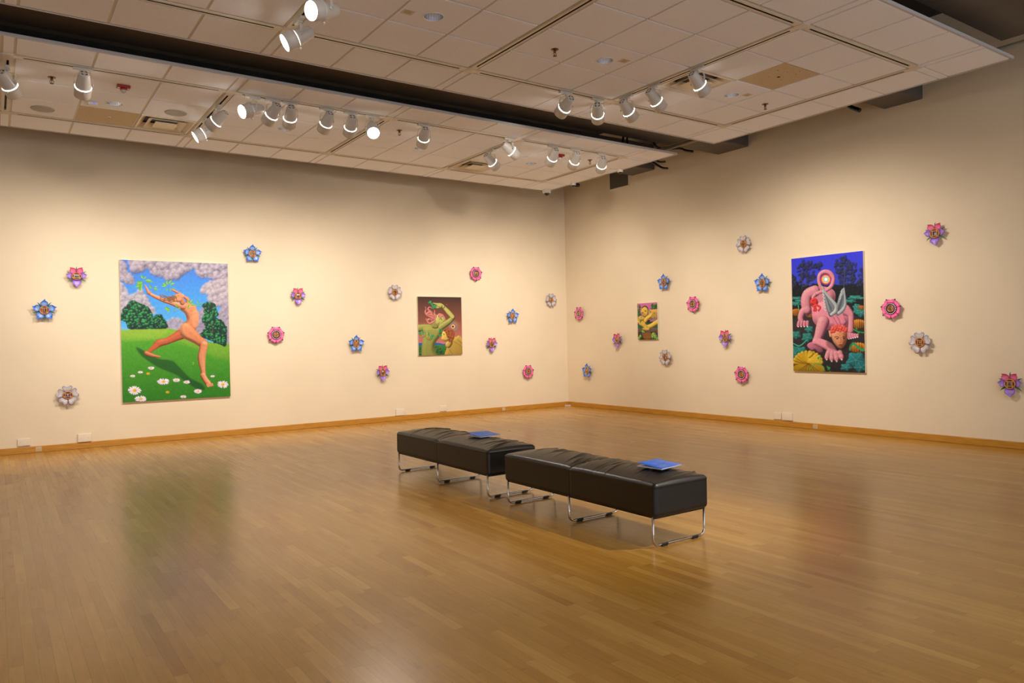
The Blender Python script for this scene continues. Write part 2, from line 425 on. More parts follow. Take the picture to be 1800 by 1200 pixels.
# ------------------------------------------------------------------ track spotlights
def head_meshes():
    A = {}
    A['track_adapter'] = MB().rbox((-0.085, -0.019, -0.030), (0.085, 0.019, -0.0065), 0.004).rbox((-0.03, -0.024, -0.040), (0.03, 0.024, -0.028), 0.004).lathe([(0.010, -0.062), (0.010, -0.036)], 12).mesh('track_adapter', M_lamp)
    # yoke in local frame: pivot axis = local X, stem up +Z, pivot at origin
    w = 0.080
    pts = [(-w, 0, 0.0), (-w, 0, 0.055), (-w*0.8, 0, 0.084), (-w*0.45, 0, 0.094), (0, 0, 0.096), (w*0.45, 0, 0.094), (w*0.8, 0, 0.084), (w, 0, 0.055), (w, 0, 0.0)]
    mb = MB(); P_ = []
    for i in range(len(pts)):
        p = Vector(pts[i]); t = (Vector(pts[min(i+1, len(pts)-1)])-Vector(pts[max(i-1, 0)])).normalized(); nrm = Vector((-t.z, 0, t.x))
        for a, b in ((-0.0015, -0.011), (0.0015, -0.011), (0.0015, 0.011), (-0.0015, 0.011)): P_.append(p+nrm*a+Vector((0, b, 0)))
    fs = []
    for i in range(len(pts)-1):
        for k in range(4): k2 = (k+1) % 4; fs.append((i*4+k, i*4+k2, (i+1)*4+k2, (i+1)*4+k))
    fs += [(0, 1, 2, 3), tuple(len(P_)-4+k for k in range(4))[::-1]]
    mb.add(P_, fs)
    for s in (-1, 1): mb.lathe([(0.013, -0.004), (0.013, 0.004)], 14, Matrix.Translation((s*w, 0, 0)) @ Matrix.Rotation(PI/2, 4, 'Y'))
    A['yoke'] = mb.mesh('yoke', M_lamp)
    # housing along local +Z (aim)
    H = MB().lathe([(0.004, -0.124), (0.036, -0.124), (0.043, -0.120), (0.048, -0.106), (0.056, -0.06), (0.064, 0.0), (0.069, 0.028), (0.069, 0.036), (0.05, 0.036)], 36)
    for k in range(4):
        a = PI/4+k*PI/2
        H.add([Vector((math.cos(q)*r_, math.sin(q)*r_, -0.1245)) for q, r_ in ((a-0.5, 0.020), (a-0.5, 0.031), (a, 0.033), (a+0.5, 0.031), (a+0.5, 0.020), (a, 0.022))], [(0, 1, 2, 5), (5, 2, 3, 4)], 1)
    A['lamp_housing'] = H.mesh('lamp_housing', [M_lamp, M_black])
    A['glow_slit'] = MB().lathe([(0.0702, 0.0382), (0.0706, 0.0387), (0.0706, 0.0404), (0.0702, 0.0409)], 36, caps=False).mesh('glow_slit', M_glow)
    A['snoot'] = MB().lathe([(0.060, 0.0425), (0.0785, 0.0425), (0.083, 0.044), (0.083, 0.050), (0.079, 0.053), (0.077, 0.058), (0.076, 0.064), (0.0755, 0.142), (0.0725, 0.143), (0.071, 0.141), (0.070, 0.124)], 40, caps=False).mesh('snoot', M_lamp)
    A['focus_clip'] = MB().rbox((-0.006, 0.080, 0.034), (0.006, 0.096, 0.054), 0.002).rbox((-0.003, 0.090, 0.046), (0.003, 0.104, 0.050), 0.001).mesh('focus_clip', M_lamp)
    A['lamp_lens'] = MB().lathe([(0.0002, 0.130), (0.035, 0.1295), (0.0700, 0.126)], 36, caps=False).mesh('lamp_lens', M_lens)
    return A
HM = head_meshes()
N_LIGHT = [0]
def spotlight(x, y, axis, target=None, direction=None, label='', group='white track spotlights', power=1.0, size=76, lit=True):
    root = empty('track_spotlight', (x, y, HC)); tag(root, label, 'spotlight', group)
    put('track_adapter', HM['track_adapter'], root, (0, 0, 0), (0, 0, 0 if axis == 'x' else PI/2))
    piv = Vector((0, 0, -0.155))
    d = (Vector(target)-(Vector((x, y, HC))+piv)).normalized() if target else Vector(direction).normalized()
    az = math.atan2(d.y, d.x)
    put('yoke', HM['yoke'], root, piv, (0, 0, az-PI/2))
    # aim frame: local Z -> d, local X -> pivot axis
    Z = d; X = Vector((math.cos(az-PI/2), math.sin(az-PI/2), 0)); Y = Z.cross(X)
    R = Matrix((X, Y, Z)).transposed().to_4x4()
    eul = R.to_euler()
    hs = put('lamp_housing', HM['lamp_housing'], root, piv, eul)
    put('glow_slit', HM['glow_slit'], root, piv, eul)
    sn = put('snoot', HM['snoot'], root, piv, eul)
    put('focus_clip', HM['focus_clip'], sn)
    put('lamp_lens', HM['lamp_lens'], root, piv, eul)
    ld = bpy.data.lights.new('spot_beam', 'SPOT'); ld.energy = LAMP_W*power; ld.color = LAMP_COLOR; ld.spot_size = math.radians(size); ld.spot_blend = 1.0; ld.shadow_soft_size = 0.035
    lo = bpy.data.objects.new('spot_beam', ld); COL.objects.link(lo); lo.parent = root
    lo.location = piv+d*0.142; lo.rotation_euler = d.to_track_quat('-Z', 'Y').to_euler()
    return root
FA = RA[0]; FB = RB[1]
SPOTS = [
 (CX[4], -3.30, 'y', (-7.45, 0, 1.4), None, 'white spotlight at the left border, first on the left, turned towards the big dancer painting', .85),
 (-8.92, FA, 'x', (-8.92, 0, 1.4), None, 'white spotlight to the left of the left red alarm strobe', .72),
 (CX[3], -3.088, 'y', (-10.1, 0, 1.45), None, 'white spotlight, upper of the two in line on the cross track by the left vent', 0.7),
 (CX[3], -2.48, 'y', None, (-.80, .10, -.50), 'glowing white spotlight, lower of the two in line beside the left square vent', 0.6),
 (-7.305, FA, 'x', None, (-.90, -.25, -.36), 'glowing white spotlight facing left, first of the row of six', 0.6),
 (-7.085, FA, 'x', (-8.05, 0, 1.5), None, 'white spotlight partly behind the left facing glowing one, second of the row of six', .8),
 (-6.891, FA, 'x', (-6.2, 0, 1.45), None, 'white spotlight hanging straight above a recessed downlight, third of the row of six', .8),
 (-6.462, FA, 'x', (-6.62, 0, 1.5), None, 'white spotlight tilted left, fourth of the row of six', .8),
 (-6.167, FA, 'x', (-5.45, 0, 1.45), None, 'white spotlight just left of the round glowing lens', .85),
 (-5.895, FA, 'x', None, (-.24, -.74, -.63), 'glowing white spotlight whose round lens faces the camera', 0.9),
 (-5.195, FA, 'x', (-4.2, 0, 1.4), None, 'single white spotlight above a downlight in the middle of the far panel', 1.0),
 (-3.887, FA, 'x', (0, -3.6, 1.7), None, 'white spotlight turned right at the track crossing above the right vent', .85),
 (CX[1], -2.976, 'y', (0, -2.0, 1.5), None, 'white spotlight hanging in front of the right square vent', .75),
 (-3.138, FA, 'x', (-2.45, 0, 1.4), None, 'white spotlight next to the right red alarm strobe', 1.0),
 (-2.734, FA, 'x', (-1.7, 0, 1.4), None, 'white spotlight between the right red strobe and the last one of the row', 1.0),
 (-2.221, FA, 'x', (-0.15, 0, 1.5), None, 'white spotlight at the right end of the far panel row, nearest the room corner', 0.9),
 (CX[3], -6.409, 'y', None, (-.90, -.30, -.32), 'glowing white spotlight cut off by the top edge of the photo', 0.6),
 (CX[3], -5.826, 'y', None, (-.85, .14, -.50), 'large white spotlight just above the dark slot, pointing down left', 0.6),
 (-4.441, FB, 'x', (-3.7, 0, 1.5), None, 'white spotlight tilted left, leftmost of the group of five on the middle panel', 0.9),
 (-3.978, FB, 'x', (0, -1.17, 1.4), None, 'white spotlight hanging upright, second from left of the group of five', 0.6),
 (CX[1], -5.787, 'y', (0, -4.9, 1.5), None, 'white spotlight in the middle of the group of five, tilted right', 0.9),
 (CX[1], -6.213, 'y', (0, -5.75, 1.5), None, 'white spotlight fourth from left of the group of five', 1.0),
 (CX[1], -6.817, 'y', (0, -6.5, 1.45), None, 'white spotlight by the square vent, rightmost of the group of five', 1.05),
]
for (x, y, ax, tg, dr, lab, pw) in SPOTS: spotlight(x, y, ax, tg, dr, lab, power=pw, size=50 if abs(x+3.887) < .01 else 76)
# unseen lamps added to light the walls; bench lamp placed from the bench shadows
for (x, y, tg, dr, pw, lab) in [(-10.3, FA, (-9.9, 0, 1.45), None, .6, 'unseen white spotlight added beyond the left border to light the far left wall'), (-4.4, RC[1], (0, -8.6, 1.4), None, .5, 'unseen white spotlight added over the photographer to light the right wall'),
        (-4.0, RC[1], (-5.9, -7.6, 0), None, 2.0, 'white spotlight over the photographer aimed at the benches'), (-8.6, RC[1], (-7.8, 0, 1.0), None, .35, 'unseen white spotlight added over the photographer to light the foot of the left wall')]:
    spotlight(x, y, 'x', tg, dr, lab, 'white track spotlights beyond the frame', power=pw, size=44 if pw > 1 else 76)

# ------------------------------------------------------------------ recessed downlights, vents and small ceiling devices
def downlight(x, y, label):
    t = empty('recessed_downlight', (x, y, HC)); tag(t, label, 'downlight', 'recessed chrome downlights')
    MB().lathe([(0.080, 0.001), (0.080, -0.003), (0.086, -0.005), (0.094, -0.003), (0.095, 0.0)], 40, caps=False).build('trim_ring', M_white, t)
    def prof(u, v):
        a = 2*PI*u; z = 0.15*v; r = (0.080-0.028*v**1.4)*(1+0.02*math.cos(a*24)*min(1, v*4)); return (r*math.cos(a), r*math.sin(a), z), (1, 1, 1)
    MB().grid(144, 8, prof).build('reflector', M_reflector, t)
    MB().lathe([(0.055, 0.15), (0.0005, 0.151)], 24, caps=False).build('lamp_base', M_dark, t)
    MB().lathe([(0.020, 0.15), (0.020, 0.09), (0.017, 0.075), (0.006, 0.068), (0.0005, 0.067)], 16, caps=False).build('bulb', M_bulb, t)
for (p, l) in zip(DL, ['chrome downlight nearest the top edge, left one on the middle panel beside a paper sticker', 'chrome downlight in the middle of the middle panel beside a sprinkler',
      'chrome downlight of the middle panel between the vent and the right sprinkler', 'chrome downlight below the left red strobe beside the white sensor box',
      'chrome downlight half hidden behind a hanging spotlight of the row of six', 'chrome downlight directly under the single spotlight of the far panel', 'chrome downlight near the right red strobe on the far panel']):
    downlight(*p, l)

def vent(q, label):
    xa, xb, ya, yb = TILE_OF[q]; cx, cy = (xa+xb)/2, (ya+yb)/2; hx, hy = (xb-xa)/2-0.013, (yb-ya)/2-0.013
    t = empty('square_air_vent', (cx, cy, HC)); tag(t, label, 'vent', 'square ceiling air vents')
    mb = MB(); w = 0.020
    for lo, hi in (((-hx, -hy), (hx, -hy+w)), ((-hx, hy-w), (hx, hy)), ((-hx, -hy+w), (-hx+w, hy-w)), ((hx-w, -hy+w), (hx, hy-w))):
        mb.box((*lo, -0.004), (*hi, 0.01))
    mb.build('vent_frame', M_plate, t)
    def ring(h0, h1, z0, z1):
        vs = []
        for h, z, o_ in ((h0, z0, 0), (h1, z1, 0), (h1, z1+0.004, 0), (h0, z0+0.004, 0)):
            for sx, sy in ((-1, -1), (1, -1), (1, 1), (-1, 1)): vs.append((sx*h, sy*h, z))
        fs = []
        for l in range(4):
            for k in range(4): fs.append((l*4+k, l*4+(k+1) % 4, ((l+1) % 4)*4+(k+1) % 4, ((l+1) % 4)*4+k))
        return vs, fs
    h = min(hx, hy)-w
    for (a, b, z0, z1) in ((h, h-0.062, 0.004, 0.056), (h-0.070, h-0.135, -0.008, 0.040)):
        vs, fs = ring(a*0.999, b, z0, z1); MB().add(vs, fs).build('louver', M_plate, t)
    MB().rbox((-0.125, -0.125, -0.014), (0.125, 0.125, -0.006), 0.003).build('center_plate', M_plate, t)
    MB().box((-hx, -hy, 0.08), (hx, hy, 0.09)).box((-hx, -hy, 0.012), (-hx+0.004, hy, 0.09)).box((hx-0.004, -hy, 0.012), (hx, hy, 0.09)).box((-hx, -hy, 0.012), (hx, -hy+0.004, 0.09)).box((-hx, hy-0.004, 0.012), (hx, hy, 0.09)).build('plenum_box', M_duct, t)
vent(VENTS[0], 'square ceiling vent in front of the left wall, beside the two in-line spotlights')
vent(VENTS[1], 'square ceiling vent of the far panel behind the spotlight at its right')
vent(VENTS[2], 'square ceiling vent of the middle panel behind the rightmost spotlight')

def sprinkler(x, y, label):
    t = empty('fire_sprinkler', (x, y, HC)); tag(t, label, 'sprinkler', 'pendent fire sprinklers')
    MB().lathe([(0.0005, -0.006), (0.02, -0.007), (0.036, -0.004), (0.038, 0.0)], 24, caps=False).build('escutcheon', M_brass, t)
    mb = MB().lathe([(0.011, -0.03), (0.013, -0.02), (0.013, -0.004)], 14)
    for s in (-1, 1): mb.tube([(s*0.010, 0, -0.026), (s*0.018, 0, -0.040), (s*0.014, 0, -0.054), (0, 0, -0.062)], 0.003, 6)
    mb.build('sprinkler_frame', M_brass, t)
    MB().lathe([(0.003, -0.056), (0.0035, -0.03)], 8).build('glass_bulb', M_red, t)
    MB().lathe([(0.0005, -0.062), (0.019, -0.0625), (0.019, -0.0645), (0.0005, -0.065)], 20, caps=False).build('deflector', M_brass, t)
for p, l in zip([(-9.154,-3.18),(-5.328,-3.226),(-5.286,-6.419),(-2.11,-6.413),(-2.103,-3.237)],
   ['small sprinkler between the two leftmost spotlights', 'small sprinkler right of the round glowing spotlight lens', 'dark sprinkler in the upper middle of the photo on the middle panel',
    'small sprinkler at the right of the middle panel near the tan access panel', 'small sprinkler near the last spotlight of the far row']): sprinkler(*p, l)

def strobe(x, y, label):
    t = empty('fire_alarm_strobe', (x, y, HC)); tag(t, label, 'alarm', 'red fire alarm strobes')
    MB().rbox((-0.062, -0.045, -0.026), (0.062, 0.045, 0.0), 0.006).build('alarm_base', M_red, t)
    MB().rbox((-0.03, -0.03, -0.045), (0.03, 0.03, -0.024), 0.006).build('strobe_mount', M_red, t)
    MB().lathe([(0.026, -0.045), (0.026, -0.056), (0.02, -0.068), (0.01, -0.074), (0.0005, -0.076)], 20, caps=False).build('strobe_lens', M_dome, t)
    for s in (-1, 1): MB().rbox((s*0.046-0.010, -0.012, -0.029), (s*0.046+0.010, 0.012, -0.025), 0.001).build('letter_plate', M_white, t)
strobe(-8.521, -3.268, 'red fire alarm strobe on the left part of the far ceiling panel')
strobe(-2.71, -3.256, 'red fire alarm strobe half hidden behind a spotlight near the corner')

def speaker(x, y, label):
    t = empty('ceiling_speaker', (x, y, HC)); tag(t, label, 'speaker', 'round ceiling speakers')
    MB().lathe([(0.116, 0.0), (0.120, -0.004), (0.116, -0.009), (0.108, -0.010)], 40, caps=False).build('speaker_rim', M_speaker, t)
    MB().lathe([(0.0005, -0.013), (0.06, -0.0125), (0.109, -0.0095)], 40, caps=False).build('speaker_grille', M_speaker, t)
speaker(-9.175, -1.979, 'round grey ceiling speaker at the far left')
speaker(-7.885, -2.576, 'round pale ceiling speaker above the left square vent')

t = empty('motion_sensor', (-8.729, -2.509, HC)); tag(t, 'small white box sensor with a tiny blue light beside the left downlight', 'sensor')
MB().rbox((-0.05, -0.035, -0.032), (0.05, 0.035, 0.0), 0.01).build('sensor_body', M_white, t)
MB().rbox((0.0, -0.0365, -0.022), (0.02, -0.0345, -0.012), 0.001).build('indicator_light', mat('blue_indicator', srgb(70, 80, 230), 0.3, emit=srgb(60, 70, 255), strength=1.5), t)

def label_card(x, y, rz, label):
    t = empty('paper_sticker', (x, y, HC), (0, 0, rz)); tag(t, label, 'sticker', 'paper stickers on ceiling tiles')
    MB().box((-0.05, -0.045, -0.0015), (0.05, 0.045, -0.0003)).build('sticker_card', M_label, t)
    mb = MB()
    for k in range(4): mb.box((-0.032, -0.028+k*0.015, -0.0019), (0.03-0.008*(k % 2), -0.022+k*0.015, -0.0015))
    mb.build('printed_lines', M_labelink, t)
label_card(-6.82, -6.41, 0, 'small tan paper sticker left of the nearest downlight')
label_card(-4.52, -6.55, 0, 'small tan paper sticker right of the middle downlight')
label_card(-2.58, -6.52, 0, 'small tan paper sticker right of the downlight by the vent')

# marks and holes of the two tan panels
xa, xb, ya, yb = TILE_OF[TANS[1]]; mb = MB()
for (dx, dy, r) in ((0, 0.0, 0.018), (0.1, 0.04, 0.005), (-0.1, 0.05, 0.005), (-0.18, -0.12, 0.006), (-0.05, -0.14, 0.005), (0.09, -0.15, 0.005), (-0.2, 0.16, 0.005), (0.05, -0.22, 0.005)):
    mb.lathe([(r, HC+0.0035), (r, HC+0.006)], 14, Matrix.Translation(((xa+xb)/2+dx, (ya+yb)/2+dy, 0)))
tag(mb.build('panel_holes', M_dark), 'pattern of small dark holes in the tan access panel of the middle ceiling', 'hole')
xa, xb, ya, yb = TILE_OF[TANS[0]]
t = empty('small_ceiling_sensor', ((xa+xb)/2+0.02, (ya+yb)/2, HC+0.005)); tag(t, 'tiny white eyeball sensor with a black hole on the left tan panel', 'sensor')
MB().lathe([(0.0005, -0.012), (0.014, -0.011), (0.02, -0.004), (0.021, 0.0)], 18, caps=False).build('sensor_rim', M_white, t)
MB().lathe([(0.0005, -0.0145), (0.009, -0.0135), (0.010, -0.011)], 14, caps=False).build('sensor_eye', M_black, t)

def dome_camera(x, y, s, label):
    t = empty('dome_camera', (x, y, HC)); tag(t, label, 'security camera', 'dome security cameras'); t.scale = (s, s, s)
    MB().lathe([(0.077, 0.0), (0.078, -0.012), (0.076, -0.052), (0.070, -0.062), (0.045, -0.066)], 36, caps=False).build('camera_body', M_white, t)
    MB().lathe([(0.046, -0.064), (0.044, -0.085), (0.034, -0.104), (0.018, -0.114), (0.0005, -0.117)], 28, caps=False).build('smoked_dome', M_smoke, t)
dome_camera(-1.290, -1.085, 1.0, 'largest white dome camera at the inner corner of the far ceiling panel')
dome_camera(-1.235, -1.78, 0.62, 'small dome camera next to the black cylinder by the corner')
dome_camera(-1.225, -2.97, 0.62, 'small dome camera in front of the grey wall plate')
t = empty('black_bullet_camera', (-1.13, -1.75, HC-0.02)); tag(t, 'small black cylinder camera beside the middle dome camera', 'security camera')
MB().lathe([(0.018, -0.055), (0.033, -0.05), (0.036, 0.03), (0.030, 0.05)], 20, Matrix.Rotation(PI/2, 4, 'Y')).build('camera_barrel', M_black, t)
MB().box((-0.01, -0.01, 0.03), (0.01, 0.01, 0.1)).build('camera_bracket', M_black, t)

# ------------------------------------------------------------------ ducts, pipe, cables and the grey wall plate
def duct(lo, hi, label):
    o = MB().rbox(lo, hi, 0.012).build('air_duct', M_duct); return tag(o, label, 'duct')
duct((-15.0, -4.56, 4.30), (-0.002, -3.97, 4.78), 'long dark grey duct filling the slot between the ceiling panels')
duct((-15.0, -7.205, 4.31), (-0.002, -6.71, 4.78), 'dark grey duct meeting the right wall above the tall painting')
duct((-15.0, -2.556, 4.335), (-0.002, -2.0, 4.78), 'dark grey duct meeting the right wall beside the square plate')
duct((-15.0, -9.32, 4.30), (-1.26, -8.60, 4.78), 'dark duct in the top right corner of the photo')
tag(MB().tube([(-1.16, -13, 4.255), (-1.16, -4.9, 4.255), (-1.16, -4.0, 4.255), (-1.16, -3.2, 4.30), (-1.16, -2.62, 4.30)], 0.028, 14).build('conduit_pipe', M_pipe), 'pale conduit pipe running above the right edges of the ceiling panels', 'pipe')
t = empty('wall_grille', (0, -1.64, 4.17)); tag(t, 'square grey plate in a pale frame high on the right wall near the corner', 'wall plate')
MB().box((-0.008, -0.25, 0.015), (-0.002, 0.25, 0.43)).build('grille_plate', mat('grey_plate', srgb(96, 88, 78), 0.6), t)
MB().box((-0.012, -0.275, -0.005), (0.0, 0.275, 0.015)).box((-0.012, -0.275, 0.015), (0.0, -0.25, 0.43)).box((-0.012, 0.25, 0.015), (0.0, 0.275, 0.43)).box((-0.012, -0.275, 0.43), (0.0, 0.275, 0.45)).build('grille_frame', M_plate, t)
def cable(pts, r, label):
    P_ = [Vector(p) for p in pts]; out = []
    for i in range(len(P_)-1):
        p0, p1, p2, p3 = P_[max(i-1, 0)], P_[i], P_[i+1], P_[min(i+2, len(P_)-1)]
        for k in range(6):
            s = k/6; out.append(0.5*((2*p1)+(-p0+p2)*s+(2*p0-5*p1+4*p2-p3)*s*s+(-p0+3*p1-3*p2+p3)*s**3))
    out.append(P_[-1])
    tag(MB().tube(out, r, 8).build('black_cable', M_black), label, 'cable')
cable([(-0.9, -2.75, 5.298), (-0.9, -2.75, 4.95), (-0.9, -2.75, 4.5), (-0.5, -2.95, 4.34), (-0.5, -3.10, 4.25), (-0.5, -3.22, 4.18), (-0.5, -3.33, 4.15)], 0.018, 'drooping black cable where the ceiling panels meet the right wall')
cable([(-0.9, -2.85, 5.298), (-0.9, -2.85, 4.95), (-0.9, -2.85, 4.55), (-0.5, -3.02, 4.37), (-0.5, -3.16, 4.29), (-0.5, -3.28, 4.27)], 0.014, 'thin black cable above the drooping one at the right wall')
cable([(-0.9, -3.45, 5.298), (-0.9, -3.45, 4.95), (-0.9, -3.45, 4.44), (-0.5, -3.60, 4.42), (-0.5, -3.72, 4.36), (-0.5, -3.87, 4.31)], 0.02, 'short black cable end left of the middle duct')
cable([(-0.6, -6.38, 5.298), (-0.6, -6.38, 4.95), (-0.6, -6.38, 4.5), (-0.5, -6.48, 4.36), (-0.5, -6.56, 4.29), (-0.5, -6.66, 4.23)], 0.028, 'black flexible hose end beside the duct on the right wall')
cable([(-0.6, -5.5, 5.298), (-0.6, -5.5, 4.95), (-0.6, -5.5, 4.7), (-0.5, -5.62, 4.56), (-0.5, -5.73, 4.47)], 0.022, 'small black hose tip between the two right ducts')

# ------------------------------------------------------------------ wall plates, floor items
def wall_plate(wall, s, z, w, h, d, label):
    t = empty('blank_cover_plate', (s, 0, z) if wall == 'L' else (0, s, z), (0, 0, 0) if wall == 'L' else (0, 0, -PI/2)); tag(t, label, 'outlet cover', 'blank cover plates above the baseboard')
    MB().rbox((-w/2, -d, -h/2), (w/2, 0.0, h/2), 0.004).build('cover_box', M_plate, t)
    for sx in (-1, 1): MB().lathe([(0.003, d), (0.003, d+0.001)], 8, Matrix.Translation((sx*w*0.28, 0, 0)) @ Matrix.Rotation(PI/2, 4, 'X')).build('screw', M_chrome, t)
wall_plate('L', -9.374, 0.152, 0.145, 0.098, 0.022, 'cream cover plate at the far left under the blue flower')
wall_plate('L', -8.668, 0.147, 0.165, 0.112, 0.034, 'cream cover plate just left of the big dancer painting')
wall_plate('L', -3.826, 0.144, 0.165, 0.112, 0.03, 'cream cover plate under the painting of the raised arm figures')
wall_plate('L', -2.953, 0.152, 0.14, 0.108, 0.018, 'cream cover plate nearest the bench among those on the left wall')
wall_plate('R', -4.99, 0.150, 0.13, 0.10, 0.02, 'flat cream cover plate, left one of the pair under the tall painting')
wall_plate('R', -5.17, 0.153, 0.16, 0.108, 0.034, 'thick cream cover plate, right one of the pair under the tall painting')
def clear_stop(loc, rz, label):
    t = empty('clear_jack_plate', loc, (0, 0, rz)); tag(t, label, 'jack plate', 'pale jack plates set on the baseboard')
    MB().rbox((-0.035, -0.004, -0.03), (0.035, 0, 0.03), 0.002).build('jack_cover', mat('pale_grey_plastic', srgb(206, 180, 140), 0.3), t)
    for s in (-1, 1): MB().rbox((s*0.012-0.006, -0.006, -0.01), (s*0.012+0.006, -0.003, 0.01), 0.001).build('jack_socket', M_speaker, t)
clear_stop((-1.62, -0.016, 0.042), 0, 'small pale jack plate on the left baseboard near the corner')
clear_stop((-0.016, -5.62, 0.042), -PI/2, 'small pale jack plate on the right baseboard under the tall painting')
clear_stop((-9.21, -0.016, 0.042), 0, 'small pale jack plate on the left baseboard at the far left')
t = empty('pest_monitor', (-0.10, -0.10, 0), (0, 0, -PI/4)); tag(t, 'tiny white box lying on the floor in the room corner', 'box')
MB().rbox((-0.06, -0.02, 0), (0.06, 0.02, 0.022), 0.004).build('trap_body', M_white, t)
for k in (-1, 0, 1): MB().rbox((k*0.035-0.009, -0.0215, 0.006), (k*0.035+0.009, -0.0195, 0.014), 0.0005).build('trap_opening', M_black, t)
# ------------------------------------------------------------------ a small brush-and-palette toolkit for the paintings
def lin(c):
    c = np.asarray(c, float)/255.0
    return np.where(c <= 0.04045, c/12.92, ((c+0.055)/1.055)**2.4)
class Art:
    """paint is laid down stroke by stroke on a fine grid; coordinates are those of a sketch with the four given corners"""
    def __init__(s, quad, w, h, ny):
        s.w, s.h = w, h; s.ny = ny; s.nx = int(round(ny*w/h)); s.ss = 2
        s.W, s.H = s.nx*s.ss, s.ny*s.ss
        s.img = np.zeros((s.H, s.W, 3))
        A = []; B = []
        for (x, y), (u, v) in zip(quad, [(0, 0), (s.W, 0), (s.W, s.H), (0, s.H)]):
            A += [[x, y, 1, 0, 0, 0, -u*x, -u*y], [0, 0, 0, x, y, 1, -v*x, -v*y]]; B += [u, v]
        s.Hm = np.append(np.linalg.solve(np.array(A, float), np.array(B, float)), 1).reshape(3, 3)
        s.sc = s.W/np.hypot(quad[1][0]-quad[0][0], quad[1][1]-quad[0][1])
        s.X, s.Y = np.meshgrid(np.arange(s.W)+0.5, np.arange(s.H)+0.5)
    def T(s, pts):
        p = np.array([(x, y, 1) for x, y in pts], float) @ s.Hm.T
        return p[:, :2]/p[:, 2:]
    @staticmethod
    def smooth(P, k=5, closed=True):
        P = np.array(P, float); n = len(P); out = []
        rng = range(n) if closed else range(n-1)
        for i in rng:
            if closed: a, b, c, d = P[i-1], P[i], P[(i+1) % n], P[(i+2) % n]
            else: a, b, c, d = P[max(i-1, 0)], P[i], P[i+1], P[min(i+2, n-1)]
            for t in np.arange(k)/k: out.append(0.5*(2*b+(c-a)*t+(2*a-5*b+4*c-d)*t*t+(3*b-a-3*c+d)*t**3))
        if not closed: out.append(P[-1])
        return np.array(out)
    def box(s, P, pad):
        x0 = max(int(P[:, 0].min()-pad), 0); x1 = min(int(P[:, 0].max()+pad)+2, s.W)
        y0 = max(int(P[:, 1].min()-pad), 0); y1 = min(int(P[:, 1].max()+pad)+2, s.H)
        return (x0, x1, y0, y1) if x1 > x0 and y1 > y0 else None
    def put(s, b, mask, col):
        x0, x1, y0, y1 = b; m = mask[..., None]
        s.img[y0:y1, x0:x1] = s.img[y0:y1, x0:x1]*(1-m)+col*m
    def blur(s, a, r):
        r = int(max(1, r))
        for ax in (0, 1):
            p = np.concatenate([np.repeat(a.take([0], ax), r+1, ax), a, np.repeat(a.take([-1], ax), r, ax)], ax)
            c = np.cumsum(p, ax); n = a.shape[ax]
            a = (c.take(range(2*r+1, 2*r+1+n), ax)-c.take(range(0, n), ax))/(2*r+1)
        return a
    def inside(s, P, b):
        x0, x1, y0, y1 = b; X = s.X[y0:y1, x0:x1]; Y = s.Y[y0:y1, x0:x1]; m = np.zeros(X.shape, bool); n = len(P)
        for i in range(n):
            xa, ya = P[i]; xb, yb = P[(i+1) % n]
            if ya == yb: continue
            m ^= ((ya > Y) != (yb > Y)) & (X < (xb-xa)*(Y-ya)/(yb-ya)+xa)
        return m.astype(float)
    def poly(s, pts, c, c2=None, ang=90, sm=True, puff=0, light=(-.4, -.6), soft=0, alpha=1, amb=.62):
        """closed shape; c..c2 blend along ang; puff = roundness in sketch px (modelled look)"""
        P = s.T(s.smooth(pts) if sm else pts); pf = puff*s.sc; b = s.box(P, 2+soft*s.sc)
        if b is None: return
        m = s.inside(P, b)
        x0, x1, y0, y1 = b; X = s.X[y0:y1, x0:x1]; Y = s.Y[y0:y1, x0:x1]
        col = np.broadcast_to(lin(c), X.shape+(3,)).copy()
        if c2 is not None:
            a = math.radians(ang); t = X*math.cos(a)+Y*math.sin(a); q = P @ np.array([math.cos(a), math.sin(a)])
            t = np.clip((t-q.min())/(q.max()-q.min()+1e-6), 0, 1)[..., None]; col = lin(c)*(1-t)+lin(c2)*t
        if puff:
            h = s.blur(s.blur(m, pf*.5), pf*.5)*m; gy, gx = np.gradient(h); k = pf*2.2
            nx, ny = -gx*k, -gy*k; nz = np.ones_like(nx); l = np.sqrt(nx*nx+ny*ny+1)
            L = np.array([light[0], light[1], .75]); L /= np.linalg.norm(L)
            sh = np.clip((nx*L[0]+ny*L[1]+nz*L[2])/l, 0, 1)
            col = col*(amb*.55+sh[..., None]*1.05*(1.02-amb*.2))
        if soft: m = s.blur(m, soft*s.sc)
        s.put(b, m*alpha, np.clip(col, 0, 1))
    def limb(s, pts, c, dark=None, hi=None, light=(-.5, -.5), k=4, alpha=1):
        """tapered round stroke through (x, y, r)"""
        A = s.smooth([(x, y, r) for x, y, r in pts], k, False); P = s.T(A[:, :2]); R = np.maximum(A[:, 2]*s.sc, .7)
        b = s.box(P, R.max()+2)
        if b is None: return
        x0, x1, y0, y1 = b; X = s.X[y0:y1, x0:x1]; Y = s.Y[y0:y1, x0:x1]
        best = np.full(X.shape, 9e9); NX = np.zeros(X.shape); NY = np.zeros(X.shape); RR = np.ones(X.shape)
        for i in range(len(P)-1):
            d = P[i+1]-P[i]; L2 = d @ d+1e-9; t = np.clip(((X-P[i, 0])*d[0]+(Y-P[i, 1])*d[1])/L2, 0, 1)
            r = R[i]+(R[i+1]-R[i])*t; dx = (X-P[i, 0]-t*d[0])/r; dy = (Y-P[i, 1]-t*d[1])/r; q = dx*dx+dy*dy
            u = q < best; best = np.where(u, q, best); NX = np.where(u, dx, NX); NY = np.where(u, dy, NY); RR = np.where(u, r, RR)
        dist = np.sqrt(best); m = np.clip((1-dist)*RR+.5, 0, 1)
